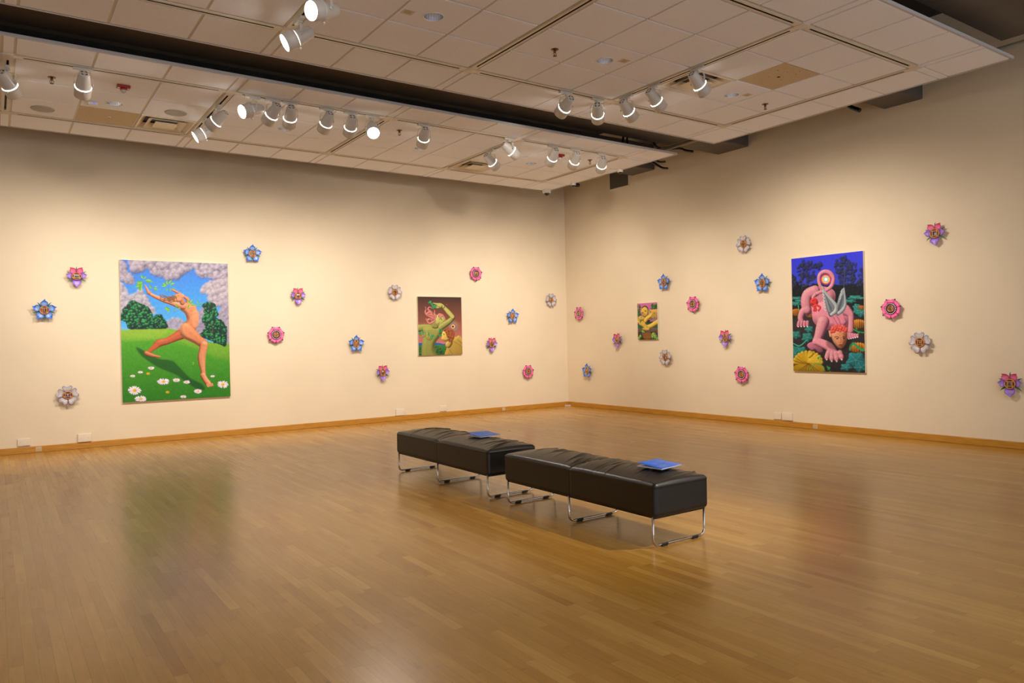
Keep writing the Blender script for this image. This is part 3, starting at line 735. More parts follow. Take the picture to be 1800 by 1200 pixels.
        if dark is None: s.put(b, m*alpha, lin(c)); return
        nz = np.sqrt(np.clip(1-best, 0.02, 1)); L = np.array([light[0], light[1], .7]); L /= np.linalg.norm(L)
        sh = np.clip(NX*L[0]+NY*L[1]+nz*L[2], 0, 1)[..., None]
        col = lin(dark)*(1-np.clip(sh*1.7, 0, 1))+lin(c)*np.clip(sh*1.7, 0, 1)
        if hi is not None: col = col*(1-np.clip(sh-.72, 0, 1)*2.4)+lin(hi)*np.clip(sh-.72, 0, 1)*2.4
        s.put(b, m*alpha, np.clip(col, 0, 1))
    def line(s, pts, r, c, alpha=1, k=3):
        s.limb([(x, y, r if not isinstance(r, (list, tuple)) else r[min(i, len(r)-1)]) for i, (x, y) in enumerate(pts)], c, k=k, alpha=alpha)
    def dot(s, x, y, rx, ry, c, c2=None, a0=0, alpha=1, soft=0):
        P = [(x+rx*math.cos(t)*math.cos(a0)-ry*math.sin(t)*math.sin(a0), y+rx*math.cos(t)*math.sin(a0)+ry*math.sin(t)*math.cos(a0)) for t in np.linspace(0, 2*PI, 18, endpoint=False)]
        s.poly(P, c, c2, 60, sm=False, alpha=alpha, soft=soft)
    def puffs(s, lst, c, dark, hi=None, light=(-.5, -.6), alpha=1):
        for (x, y, r) in lst: s.limb([(x, y, r), (x+.1, y, r)], c, dark, hi, light, k=1, alpha=alpha)
    def cloudmass(s, pts, n, r0, r1, c, dark, hi, seed, light=(-.4, -.7), alpha=.8, fill=True):
        g = np.random.default_rng(seed); P = np.array(pts, float); lo, hi_ = P.min(0), P.max(0); out = []
        if fill: s.poly(pts, c, soft=4)
        while len(out) < n:
            p = lo+(hi_-lo)*g.random(2); ins = False
            for i in range(len(P)):
                a, b = P[i-1], P[i]
                if (a[1] > p[1]) != (b[1] > p[1]) and p[0] < (b[0]-a[0])*(p[1]-a[1])/(b[1]-a[1])+a[0]: ins = not ins
            if ins: out.append((p[0], p[1], r0+(r1-r0)*g.random()))
        out.sort(key=lambda q: q[1]+g.random()*30)
        s.puffs(out, c, dark, hi, light, alpha=alpha)
    def mottle(s, amt, seed, cells=(40, 60), stretch=1):
        g = np.random.default_rng(seed); n = g.random((s.H//2+1, s.W//2+1)); n = s.blur(n, cells[0]/20*stretch); n = (n-n.mean())/(n.std()+1e-6)
        n = np.kron(n, np.ones((2, 2)))[:s.H, :s.W]; s.img = np.clip(s.img*(1+amt*n[..., None]), 0, 1)
    def leaf(s, x, y, ln, a, wd, c, dark):
        a = math.radians(a); dx, dy = math.cos(a), math.sin(a)
        P = []
        for t, w in ((0, 0.05), (.2, .7), (.45, 1), (.7, .75), (.88, .35), (1, 0)): P.append((x+dx*ln*t-dy*wd*w, y+dy*ln*t+dx*wd*w))
        for t, w in ((.88, .35), (.7, .75), (.45, 1), (.2, .7)): P.append((x+dx*ln*t+dy*wd*w, y+dy*ln*t-dx*wd*w))
        s.poly(P, c, dark, ang=math.degrees(a)+90, sm=False)
        s.line([(x, y), (x+dx*ln*.9, y+dy*ln*.9)], .8, dark, k=1)
    def mesh(s, name):
        im = s.img.reshape(s.ny, s.ss, s.nx, s.ss, 3).mean((1, 3)); nx, ny = s.nx, s.ny
        xs = np.linspace(-s.w/2, s.w/2, nx); zs = np.linspace(s.h/2, -s.h/2, ny)
        V = np.zeros((ny, nx, 3)); V[..., 0] = xs[None]; V[..., 2] = zs[:, None]
        me = bpy.data.meshes.new(name); me.vertices.add(nx*ny); me.vertices.foreach_set('co', V.astype(np.float32).ravel())
        i = np.arange((ny-1)*(nx-1)); r = i//(nx-1); c = i % (nx-1); a = r*nx+c
        q = np.stack([a, a+nx, a+nx+1, a+1], 1).astype(np.int32)
        me.loops.add(q.size); me.loops.foreach_set('vertex_index', q.ravel()); me.polygons.add(len(q))
        me.polygons.foreach_set('loop_start', np.arange(0, q.size, 4, dtype=np.int32))
        at = me.color_attributes.new('Col', 'FLOAT_COLOR', 'POINT')
        at.data.foreach_set('color', np.concatenate([im, np.ones((ny, nx, 1))], 2).astype(np.float32).ravel())
        me.materials.append(M_paint); me.update(calc_edges=True); me.validate(); return me

def hang_painting(art, wall, s, z, label, depth=0.038):
    t = empty('painting', (s, 0, z) if wall == 'L' else (0, s, z), (0, 0, 0) if wall == 'L' else (0, 0, -PI/2)); tag(t, label, 'painting')
    MB().rbox((-art.w/2, -depth, -art.h/2), (art.w/2, -0.001, art.h/2), 0.002).build('stretched_canvas', M_canvas, t)
    put('painted_surface', art.mesh('painted_surface'), t, (0, -depth-0.0006, 0))
    return t

# ---- painting 1: figure leaping over a daisy hill
def paint_dancer():
    a = Art([(84, 70), (899, 100), (924, 1097), (114, 1147)], 1.483, 2.036, 380)
    a.poly([(60, 50), (940, 50), (940, 760), (60, 760)], (18, 104, 222), (92, 190, 246), 90, sm=False)
    G, D, Hh = (156, 148, 170), (78, 72, 98), (226, 216, 222)
    a.cloudmass([(84, 60), (120, 90), (140, 150), (190, 215), (200, 250), (150, 255), (95, 215), (80, 120)], 57, 12, 26, G, D, Hh, 1, alpha=.4)
    a.cloudmass([(180, 70), (590, 85), (630, 140), (570, 175), (520, 205), (450, 225), (390, 190), (330, 175), (300, 140), (240, 160), (190, 160), (165, 120)], 198, 14, 32, G, D, Hh, 2, alpha=.4)
    a.cloudmass([(630, 85), (910, 90), (910, 250), (840, 235), (800, 215), (740, 205), (690, 200), (660, 140)], 132, 14, 32, G, D, Hh, 3, alpha=.4)
    a.cloudmass([(700, 285), (760, 235), (910, 230), (910, 400), (860, 420), (800, 410), (750, 370), (770, 330), (710, 320)], 101, 12, 28, (176, 166, 178), (112, 104, 124), (222, 214, 218), 4, alpha=.4)
    a.cloudmass([(84, 250), (140, 290), (150, 340), (120, 360), (200, 330), (250, 300), (290, 360), (330, 420), (360, 470), (300, 480), (200, 400), (100, 480)], 132, 10, 24, (172, 168, 184), (110, 108, 130), (224, 220, 224), 5, alpha=.4)
    a.cloudmass([(430, 560), (470, 520), (520, 510), (570, 540), (600, 600), (440, 620)], 57, 10, 20, (158, 156, 180), (104, 104, 136), (206, 204, 214), 6, alpha=.4)
    a.cloudmass([(690, 450), (740, 460), (740, 640), (650, 640)], 52, 10, 20, (150, 142, 168), (108, 100, 130), (190, 182, 196), 7, alpha=.4)
    a.cloudmass([(830, 470), (910, 400), (920, 740), (880, 720), (850, 600)], 66, 10, 22, (158, 150, 172), (110, 104, 130), (196, 190, 200), 8, alpha=.4)
    a.img = a.blur(a.img, 2)
    # hill
    a.poly([(60, 640), (130, 604), (300, 583), (440, 588), (560, 612), (700, 668), (800, 698), (940, 745), (950, 1180), (80, 1180)], (126, 178, 48), (22, 112, 16), 88)
    a.poly([(60, 700), (300, 668), (560, 700), (800, 800), (940, 860), (940, 1180), (80, 1180)], (60, 156, 30), (20, 104, 14), 90, alpha=.75, soft=22)
    a.poly([(80, 600), (300, 588), (450, 592), (380, 660), (100, 680)], (146, 186, 58), alpha=.5, soft=14)
    g = np.random.default_rng(3)
    for i in range(1500):
        x = 90+830*g.random(); y = 650+490*g.random()**.9; l = 5+10*g.random()*(y-560)/500; c = [(30, 126, 22), (16, 96, 16), (70, 166, 40), (44, 144, 28)][g.integers(4)]
        a.line([(x, y), (x+(g.random()-.5)*5, y-l)], .9, c, alpha=.55, k=1)
    # cast shadow of the figure on the grass
    a.poly([(215, 730), (300, 770), (380, 815), (480, 830), (540, 880), (620, 960), (700, 1000), (730, 1040), (690, 1052), (600, 1000), (520, 940), (400, 890), (330, 850), (250, 790)], (12, 70, 20), soft=7, alpha=.8)
    # trees
    def tree(pts, n, r0, r1, seed):
        a.cloudmass(pts, n, r0, r1, (4, 50, 36), (2, 26, 24), (8, 70, 44), seed, light=(-.2, -.8)); a.cloudmass(pts, int(n*.75), r0*.4, r1*.7, (16, 126, 70), (4, 48, 36), (90, 200, 100), seed+1, light=(-.3, -.8), alpha=.9, fill=False)
    tree([(100, 480), (130, 440), (160, 390), (190, 378), (230, 395), (270, 410), (320, 450), (340, 500), (330, 585), (160, 592), (150, 550), (100, 520)], 190, 8, 17, 21)
    tree([(330, 520), (360, 490), (400, 488), (430, 530), (450, 585), (320, 588)], 60, 7, 14, 22)
    tree([(712, 410), (750, 392), (800, 400), (815, 440), (825, 490), (800, 510), (860, 530), (885, 580), (895, 660), (880, 718), (800, 690), (690, 640), (720, 610), (740, 570), (705, 520), (730, 470)], 210, 8, 17, 23)
    a.line([(790, 640), (785, 580), (775, 540)], 3, (86, 62, 60)); a.line([(232, 560), (238, 525)], 2.5, (86, 62, 60))
    # figure (an athletic leap, leaves floating around)
    S, DK, HI = (206, 134, 92), (112, 48, 28), (244, 190, 146)
    L = (.35, -.6)
    # rear leg
    a.limb([(560, 628, 44), (505, 655, 34), (440, 686, 27), (385, 700, 30), (345, 735, 20), (300, 772, 12)], (186, 92, 54), (104, 34, 20), (226, 132, 86), L)
    a.limb([(290, 774, 16), (320, 787, 14), (360, 797, 10), (390, 802, 7)], (200, 110, 72), (110, 40, 26), (232, 150, 110), L)
    # far arm
    a.limb([(600, 400, 18), (600, 372, 15), (575, 352, 11), (530, 322, 10), (498, 306, 9), (482, 298, 6)], (196, 116, 76), (110, 44, 28), (232, 166, 120), L)
    # torso
    a.poly([(520, 398), (560, 392), (600, 398), (650, 412), (668, 440), (680, 480), (684, 520), (672, 565), (664, 598), (620, 640), (560, 640), (540, 606), (556, 560), (590, 530), (588, 500), (572, 470), (540, 448), (515, 425)], (214, 142, 100), (196, 118, 76), 70, puff=34, light=(.4, -.5))
    a.poly([(640, 452), (680, 462), (683, 530), (664, 580), (640, 560), (632, 500)], (232, 168, 122), alpha=.45, soft=7)
    for q in ((600, 440), (612, 462), (622, 486)): a.line([q, (q[0]+34, q[1]-8)], 2, (176, 100, 66), alpha=.5)
    # hip and front thigh down to the knee, shin, foot
    a.poly([(540, 600), (548, 570), (575, 548), (612, 556), (640, 585), (672, 616), (704, 650), (738, 676), (753, 700), (750, 730), (722, 748), (696, 730), (655, 704), (616, 684), (574, 664), (546, 632)], (216, 144, 98), (190, 108, 66), 75, puff=30, light=(.1, -.7))
    a.poly([(560, 650), (600, 676), (660, 705), (700, 728), (690, 716), (640, 680), (590, 656)], (130, 60, 34), alpha=.5, soft=5)
    a.limb([(722, 712, 33), (714, 752, 30), (706, 800, 32), (708, 850, 27), (716, 900, 19), (720, 930, 18)], S, DK, HI, L)
    a.limb([(716, 940, 22), (735, 975, 22), (755, 1000, 22), (770, 1015, 14)], S, DK, HI, L)
    for i in range(5): a.limb([(745+i*10, 1008-i*1, 6), (752+i*9, 1026-i*2, 5)], (222, 148, 108), DK, HI, L)
    # near arm
    a.limb([(560, 420, 30), (520, 412, 22), (470, 392, 20), (420, 376, 19), (370, 356, 15), (320, 332, 12), (306, 320, 13)], S, DK, HI, L)
    a.limb([(306, 322, 13), (296, 298, 9), (286, 278, 6), (280, 264, 4)], S, DK, HI, L); a.limb([(310, 325, 6), (326, 312, 4)], S, DK, HI, L)
    # head thrown back with blowing hair
    a.limb([(560, 395, 20), (556, 372, 17)], (190, 112, 74), DK, (226, 156, 112), L)
    a.poly([(500, 340), (530, 326), (556, 330), (572, 346), (566, 360), (556, 382), (530, 392), (506, 380)], (214, 142, 100), puff=16, light=(.3, -.6))
    a.line([(556, 330), (570, 338), (566, 346)], 2.4, (236, 176, 134)); a.line([(524, 346), (534, 340)], 1.6, (90, 40, 26)); a.line([(552, 360), (560, 356)], 1.6, (150, 50, 40))
    for k in range(9):
        y = 352+k*4; a.limb([(514, y, 5), (492, y-8+(k % 3)*5, 4), (466, y+4-(k % 2)*9, 4), (440, 350+k*4-(k % 3)*5, 3.4), (414, 336+k*6+(k % 2)*5, 2.6), (390, 334+k*5, 1.4)], (112, 64, 30), (48, 24, 12), (196, 142, 84), L)
    a.dot(508, 374, 6, 9, (214, 140, 100))
    # leaves
    lf, ld = (150, 220, 50), (60, 140, 20)
    for (x, y, l, an) in [(268, 218, 40, -120), (272, 220, 30, -50), (278, 228, 60, 10), (262, 245, 66, 150), (258, 250, 60, 120), (250, 262, 50, 100), (262, 240, 50, 175), (330, 290, 36, -120), (340, 292, 38, 10), (350, 285, 28, -30),
                          (440, 268, 40, 180), (445, 270, 44, -140), (450, 262, 40, -100), (460, 258, 40, -60), (468, 262, 40, -20), (460, 282, 32, 70), (445, 285, 26, 110), (480, 290, 28, 0),
                          (470, 446, 44, -170), (465, 450, 30, 150), (455, 440, 30, -150), (520, 430, 30, -110), (524, 434, 26, 20), (516, 436, 24, 150),
                          (618, 402, 36, -130), (620, 404, 40, -60), (622, 408, 36, 10), (612, 408, 36, 110), (680, 402, 28, -100), (684, 404, 26, 0), (676, 408, 26, 170), (688, 410, 22, 60), (655, 845, 24, 190), (650, 850, 22, 150), (676, 830, 14, 90)]:
        a.leaf(x, y, l, an, l*.2, lf, ld)
    # daisies
    def daisy(x, y, rx, ry, seed):
        gg = np.random.default_rng(seed); a.dot(x, y+3, rx*.7, ry*.7, (16, 84, 20), alpha=.5)
        for k in range(15):
            t = 2*PI*k/15+gg.random()*.2; q = .85+.2*gg.random()
            a.limb([(x+rx*.25*math.cos(t), y+ry*.25*math.sin(t), rx*.07), (x+rx*.75*q*math.cos(t), y+ry*.75*q*math.sin(t), rx*.125), (x+rx*.95*q*math.cos(t), y+ry*.95*q*math.sin(t), rx*.08)], (238, 228, 238), (176, 164, 190), (252, 248, 252), k=2)
        a.dot(x, y, rx*.3, ry*.34, (236, 206, 40), (206, 150, 20))
    for i, q in enumerate([(327, 887, 25, 11), (246, 918, 19, 9), (190, 947, 20, 9), (420, 988, 46, 24), (518, 977, 28, 14), (595, 991, 25, 13), (788, 947, 17, 8), (865, 1008, 42, 29), (203, 1054, 50, 35), (251, 1118, 45, 22), (680, 1060, 30, 17), (570, 1101, 24, 11)]): daisy(*q, i)
    for (x, y) in ((306, 929), (452, 1068)): a.dot(x, y, 14, 9, (226, 190, 40), (180, 130, 10))
    a.mottle(.035, 5); return a
hang_painting(paint_dancer(), 'L', -7.4455, 1.623, 'big bright painting of a leaping figure on a green daisy hill')

# ---- painting 2: two green-gold figures under an eclipse
def paint_eclipse():
    a = Art([(125, 183), (780, 185), (795, 1050), (135, 1062)], 0.908, 1.055, 210)
    a.poly([(90, 150), (830, 150), (830, 620), (90, 620)], (48, 38, 34), (140, 82, 66), 90, sm=False)
    a.poly([(90, 560), (830, 560), (830, 900), (90, 900)], (140, 82, 66), (196, 116, 112), 90, sm=False)
    a.dot(660, 628, 90, 95, (150, 104, 70), soft=10, alpha=.8); a.dot(660, 628, 66, 70, (150, 120, 116), soft=6); a.dot(652, 628, 28, 30, (250, 190, 110), soft=2); a.dot(650, 629, 15, 17, (10, 8, 10))
    a.poly([(90, 900), (200, 872), (260, 890), (340, 880), (430, 872), (500, 890), (560, 885), (700, 895), (770, 880), (830, 890), (830, 1100), (90, 1100)], (34, 92, 176), (24, 74, 60), 90)
    a.poly([(90, 925), (200, 915), (300, 925), (430, 900), (560, 915), (830, 925), (830, 1100), (90, 1100)], (60, 128, 56), (14, 52, 34), 90)
    g = np.random.default_rng(5)
    a.puffs([(110+700*g.random(), 930+120*g.random(), 10+10*g.random()) for _ in range(90)], (42, 92, 44), (10, 38, 26), (110, 150, 60), alpha=.8)
    S, D, H = (146, 148, 70), (60, 64, 38), (198, 200, 120)
    # woman: shoulders, torso
    a.limb([(90, 670, 44), (160, 650, 46), (260, 640, 42), (330, 640, 36)], S, D, H)
    a.poly([(205, 640), (330, 615), (450, 625), (500, 660), (470, 760), (400, 850), (370, 930), (380, 1010), (405, 1070), (195, 1070), (180, 980), (190, 860), (215, 760)], (152, 154, 76), (132, 134, 66), 80, puff=60)
    a.poly([(335, 640), (350, 560), (400, 560), (440, 620), (400, 660)], (140, 140, 70), puff=22)
    a.limb([(280, 770, 52), (300, 780, 50)], S, (104, 104, 56), H, alpha=.7); a.limb([(220, 745, 36), (205, 760, 30)], S, (104, 104, 56), H, alpha=.6)
    a.poly([(370, 930), (340, 980), (350, 1066), (400, 1066)], (110, 112, 56), alpha=.4, soft=8)
    # head
    a.poly([(385, 480), (430, 450), (490, 470), (540, 520), (528, 580), (480, 622), (430, 626), (392, 590), (378, 540)], (198, 196, 112), (170, 168, 88), 60, puff=34)
    a.line([(450, 520), (470, 505), (484, 530)], 4, (66, 58, 44)); a.line([(480, 575), (500, 570), (506, 552)], 4, (66, 58, 44)); a.line([(440, 560), (452, 572), (438, 580)], 3, (120, 110, 56)); a.dot(432, 584, 13, 7, (176, 60, 60), a0=.6)
    # raised arm
    a.limb([(470, 640, 40), (540, 590, 40), (610, 540, 34), (652, 490, 30)], S, D, H)
    a.limb([(652, 488, 28), (600, 430, 32), (545, 370, 26), (505, 330, 20)], (186, 184, 98), D, H)
    a.limb([(508, 332, 22), (470, 310, 26), (430, 300, 18), (390, 288, 9), (350, 280, 6)], (186, 184, 98), D, H); a.limb([(470, 325, 24), (430, 345, 14), (390, 346, 8)], (176, 174, 90), D, H); a.limb([(450, 330, 12), (410, 322, 8)], (176, 174, 90), D, H)
    # hair
    P, PD, PH = (206, 124, 116), (116, 56, 54), (240, 178, 166)
    for pts in ([(500, 460), (450, 445), (430, 470), (460, 480), (500, 470), (530, 500), (540, 550)], [(395, 470), (370, 450), (380, 400), (375, 390)], [(375, 520), (330, 500), (300, 470), (340, 430), (310, 400), (280, 370), (300, 340), (330, 350)],
                [(380, 540), (340, 570), (300, 580), (270, 550), (290, 520), (340, 530), (330, 560)], [(370, 480), (310, 450), (260, 440), (240, 410), (250, 370), (240, 340)], [(360, 500), (300, 480), (250, 450), (235, 430)], [(350, 470), (320, 420), (280, 420), (260, 460), (300, 480)],
                [(300, 520), (260, 540), (252, 510)], [(385, 450), (395, 480), (370, 520), (340, 500)]):
        a.limb([(x, y, 12 if i < len(pts)-2 else 6) for i, (x, y) in enumerate(pts)], P, PD, PH)
    # second figure: shoulder, neck, head with auburn hair, looking up
    S2 = (186, 156, 70); D2 = (96, 70, 32); H2 = (222, 196, 118)
    a.poly([(560, 880), (640, 800), (720, 780), (830, 820), (830, 1080), (540, 1080), (548, 960)], S2, (146, 118, 50), 60, puff=44)
    a.limb([(740, 800, 34), (800, 850, 36), (840, 870, 36)], S2, D2, H2); a.line([(650, 850), (740, 900), (800, 960)], 5, D2, alpha=.5); a.line([(600, 980), (640, 1050)], 5, D2, alpha=.6)
    a.limb([(600, 870, 44), (580, 900, 46)], S2, D2, H2)
    a.poly([(500, 700), (560, 680), (610, 720), (610, 820), (570, 850), (510, 850), (470, 815), (478, 785), (466, 772), (482, 742)], (222, 192, 96), S2, 30, puff=30)
    a.line([(498, 735), (520, 745), (512, 752)], 3.5, (60, 40, 30)); a.dot(474, 772, 10, 6, (180, 70, 54)); a.dot(568, 812, 16, 24, (226, 184, 100), D2, a0=.3)
    a.cloudmass([(510, 690), (545, 655), (600, 660), (650, 690), (670, 750), (660, 820), (620, 858), (590, 850), (590, 790), (560, 780), (545, 720)], 120, 9, 16, (142, 72, 36), (62, 24, 14), (204, 130, 76), 31)
    # leaves and berries
    for (x, y) in ((300, 260), (330, 270), (345, 300), (360, 330), (385, 330), (365, 350), (150, 720), (180, 710), (160, 750), (200, 720), (290, 740), (330, 760), (320, 780), (345, 770), (440, 700), (470, 690), (440, 740), (460, 760)):
        for k in range(3): a.leaf(x, y, 30, g.random()*360, 11, (40, 196, 116), (10, 104, 60))
    for (x, y) in ((190, 745), (285, 775), (400, 352), (440, 718), (430, 742), (560, 300)): a.dot(x, y, 7, 7, (206, 60, 70))
    a.mottle(.03, 8); return a
hang_painting(paint_eclipse(), 'L', -2.9895, 1.6575, 'medium painting of two green and gold figures with pink hair and a raised arm')

# ---- painting 3: reclining face with hands
def paint_rest():
    a = Art([(262, 178), (722, 148), (765, 1022), (290, 1022)], 0.497, 0.658, 150)
    a.poly([(230, 120), (780, 120), (780, 560), (230, 560)], (202, 110, 166), (180, 96, 150), 90, sm=False)
    g = np.random.default_rng(9)
    for (x0, x1, y0, y1, n) in ((262, 330, 220, 500, 46), (590, 640, 190, 300, 16), (650, 730, 200, 300, 30), (300, 360, 400, 500, 14)):
        a.puffs([(x0+(x1-x0)*g.random(), y0+(y1-y0)*g.random(), 12+8*g.random()) for _ in range(n)], (50, 104, 44), (14, 44, 26), (110, 150, 60))
    S, D, H = (222, 188, 66), (120, 86, 34), (246, 222, 116)
    a.poly([(540, 340), (640, 315), (780, 330), (780, 560), (600, 560), (540, 480)], (206, 166, 78), (160, 120, 60), 80, puff=50)
    a.poly([(580, 560), (700, 500), (780, 520), (700, 600), (560, 620)], (150, 112, 128), soft=4)
    a.poly([(250, 520), (340, 460), (430, 480), (470, 560), (360, 590), (260, 600)], (200, 166, 74), puff=40)
    a.poly([(270, 680), (480, 600), (780, 660), (780, 760), (270, 760)], (16, 92, 62), sm=False)
    a.poly([(440, 600), (520, 640), (600, 640), (640, 600)], (14, 50, 44))
    a.limb([(780, 590, 44), (700, 630, 40), (620, 680, 38), (540, 715, 36), (480, 730, 36)], S, D, H)
    a.poly([(360, 280), (420, 240), (490, 270), (520, 340), (520, 420), (480, 490), (440, 500), (400, 460), (362, 400), (352, 330)], (224, 192, 76), (206, 168, 62), 70, puff=36)
    a.poly([(350, 330), (370, 270), (410, 238), (460, 232), (510, 270), (520, 330), (480, 275), (430, 258), (385, 285)], (66, 40, 48), soft=2)
    a.dot(388, 392, 20, 12, (70, 62, 96), a0=-.5); a.dot(455, 352, 22, 12, (60, 56, 96), a0=-.4); a.dot(388, 392, 8, 8, (26, 24, 40)); a.dot(456, 353, 8, 8, (26, 24, 40))
    a.line([(420, 400), (436, 432), (452, 424)], 5, (120, 88, 40)); a.dot(456, 470, 20, 12, (176, 60, 70), a0=-.4)
    a.limb([(460, 570, 38), (480, 540, 38), (520, 500, 36), (560, 470, 30)], S, D, H)
    for k in range(4): a.limb([(540+k*14, 500-k*10, 12), (555+k*16, 440-k*6, 10), (570+k*18, 395+k*4, 7)], S, D, H)
    a.limb([(300, 600, 30), (350, 640, 36), (400, 660, 38), (460, 710, 40), (500, 760, 30)], (214, 178, 72), D, H)
    for k in range(4): a.limb([(330+k*26, 620-k*14, 13), (370+k*22, 650-k*10, 11), (410+k*12, 690-k*6, 9)], S, D, H)
    a.poly([(250, 755), (800, 742), (800, 850), (250, 850)], (112, 90, 76), (84, 66, 60), 90, sm=False); a.limb([(400, 762, 12), (480, 775, 22), (540, 770, 20)], (206, 170, 80), D, H)
    a.poly([(250, 840), (800, 830), (800, 1060), (250, 1060)], (56, 36, 28), (40, 28, 24), 90, sm=False); a.dot(510, 930, 110, 90, (134, 84, 30), soft=14)
    for (x, y, r) in ((350, 950, 34), (320, 990, 30), (400, 830, 26), (430, 850, 20), (660, 920, 50), (700, 960, 44), (640, 960, 30), (740, 1000, 26)): a.puffs([(x, y, r)], (112, 176, 44), (34, 60, 24), (176, 220, 90))
    for k in range(26):
        x, y = (290+450*g.random(), 820+190*g.random()); a.leaf(x, y, 40, g.random()*360, 9, (150, 140, 156), (80, 70, 84))
    for k in range(16):
        x, y = (300+120*g.random(), 440+200*g.random()) if k < 8 else (560+120*g.random(), 220+300*g.random()); a.leaf(x, y, 34, g.random()*360, 11, (40, 166, 96), (16, 92, 60))
    for (x, y) in ((300, 630), (570, 280), (655, 390), (425, 590), (460, 470)): a.dot(x, y, 8, 14, (190, 40, 110))
    a.mottle(.03, 10); return a
hang_painting(paint_rest(), 'R', -2.3385, 1.6585, 'smallest painting, a yellow reclining face resting on crossed hands under a pink sky')

# ---- painting 4: pink winged creature in a night pumpkin garden
def paint_night():
    a = Art([(103, 165), (708, 100), (720, 1128), (115, 1112)], 1.099, 1.646, 330)
    a.poly([(60, 60), (760, 60), (760, 420), (60, 420)], (44, 44, 238), (54, 70, 186), 90, sm=False)
    a.poly([(60, 400), (760, 380), (760, 1160), (60, 1160)], (14, 20, 22), (40, 38, 42), 90, sm=False)
    g = np.random.default_rng(4)
    T1, T2, T3 = (30, 38, 76), (10, 14, 34), (56, 70, 120)
    a.cloudmass([(150, 240), (190, 190), (240, 175), (280, 190), (290, 220), (340, 205), (370, 200), (360, 250), (300, 270), (300, 330), (250, 400), (180, 400), (170, 320)], 110, 9, 16, T1, T2, T3, 41, fill=False)
    a.cloudmass([(100, 300), (140, 340), (190, 400), (330, 380), (470, 400), (720, 380), (720, 520), (100, 520)], 240, 10, 20, (14, 22, 34), (6, 10, 16), (28, 44, 52), 42)
    a.cloudmass([(466, 220), (490, 165), (560, 150), (600, 180), (650, 220), (650, 300), (620, 380), (520, 400), (500, 330), (480, 260)], 130, 9, 16, T1, T2, T3, 43, fill=False)
    a.cloudmass([(680, 250), (720, 240), (720, 400), (650, 400)], 30, 8, 14, T1, T2, T3, 44, fill=False); a.cloudmass([(100, 300), (140, 310), (150, 400), (100, 420)], 24, 8, 14, T1, T2, T3, 45, fill=False)
    for p in ([(190, 420), (200, 370), (180, 330)], [(200, 400), (250, 380), (300, 330)], [(545, 400), (550, 300), (545, 220)]): a.line(p, 3, (60, 66, 96))
    # ground and big leaves
    a.poly([(100, 700), (400, 640), (720, 700), (720, 1130), (100, 1130)], (50, 46, 52), (30, 28, 34), 90, soft=10)
    for k in range(160): a.dot(110+610*g.random(), 720+400*g.random(), 6+14*g.random(), 3+5*g.random(), (70, 66, 74), alpha=.25, soft=2)
    def bigleaf(x, y, r, rot, c=(38, 142, 134), d=(10, 66, 70), vein=(110, 200, 176), fl=1):
        P = []
        for k in range(20):
            t = rot+2*PI*k/20; q = r*(1, .93, .80, .93)[k % 4]*(.86 if k in (9, 10, 11) else 1); P.append((x+q*math.cos(t), y+q*fl*math.sin(t)))
        a.poly(P, c, d, 60, puff=r*.22)
        for k in range(0, 20, 4): t = rot+2*PI*k/20; a.line([(x, y), (x+r*.9*math.cos(t), y+r*.9*fl*math.sin(t))], 1.5, vein, alpha=.4); a.line([(x+r*.45*math.cos(t), y+r*.45*fl*math.sin(t)), (x+r*.75*math.cos(t+.3), y+r*.75*fl*math.sin(t+.3))], 1, vein, alpha=.5); a.line([(x+r*.5*math.cos(t+.15), y+r*.5*fl*math.sin(t+.15)), (x+r*.9*math.cos(t+.31), y+r*.9*fl*math.sin(t+.31))], 2.4, d, alpha=.6)
    for (x, y, r, ro, fl) in [(150, 500, 54, .2, .3), (140, 545, 50, .4, .4), (170, 520, 40, 1, .3), (640, 495, 70, .3, .3), (600, 525, 50, .1, .35), (690, 500, 40, .4, .3), (650, 570, 36, .6, .7), (655, 605, 40, .2, .9), (690, 620, 50, .5, .9), (140, 810, 46, .3, .8), (250, 760, 40, .6, .8), (235, 830, 54, .2, .8), (130, 960, 60, .5, 1.1), (190, 950, 46, .1, 1)]: bigleaf(x, y, r, ro, fl=fl)
    a.line([(230, 850), (170, 900), (120, 880)], 4, (60, 180, 150)); a.line([(120, 640), (160, 600), (160, 560)], 4, (60, 180, 110))
    def pumpkin(x, y, rx, ry, c=(196, 140, 34), d=(90, 50, 10), hi=(238, 190, 80)):
        a.dot(x, y, rx*1.12, ry*.98, d)
        for q in (-.82, .82, -.58, .58, -.3, .3, 0):
            w = rx*(.30-.06*abs(q)); hh = ry*math.sqrt(1-(q*.85)**2)
            a.poly([(x+q*rx+w*math.cos(t), y+hh*math.sin(t)) for t in np.linspace(0, 2*PI, 14, endpoint=False)], c, d, 90, puff=rx*.3, light=(-.3, -.7))
            a.line([(x+q*rx*.95, y-hh*.8), (x+q*rx, y), (x+q*rx*.95, y+hh*.7)], 1.5, hi, alpha=.45)
    pumpkin(142, 620, 40, 34, (196, 110, 40)); pumpkin(260, 640, 34, 28, (176, 100, 40)); pumpkin(665, 720, 56, 44, (206, 130, 50)); pumpkin(690, 580, 26, 20, (160, 90, 40))
    pumpkin(660, 920, 70, 50, (206, 134, 40)); a.line([(600, 900), (620, 880), (660, 910), (690, 935), (720, 930)], 9, (46, 150, 96)); a.line([(600, 905), (592, 930)], 7, (46, 150, 96))
    # pumpkin squash lower left
    for k in range(12):
        t = PI+PI*k/11; ex, ey = 240+112*math.cos(t), 1040+95*math.sin(t)*.9
        a.limb([(243, 1042, 8), ((243+ex)/2, (1042+ey)/2, 18), (ex, ey, 17)], (200, 162, 30), (92, 64, 10), (236, 208, 80))
    a.poly([(135, 1060), (350, 1060), (350, 1130), (135, 1130)], (188, 150, 28), (120, 90, 16), 90, soft=3)
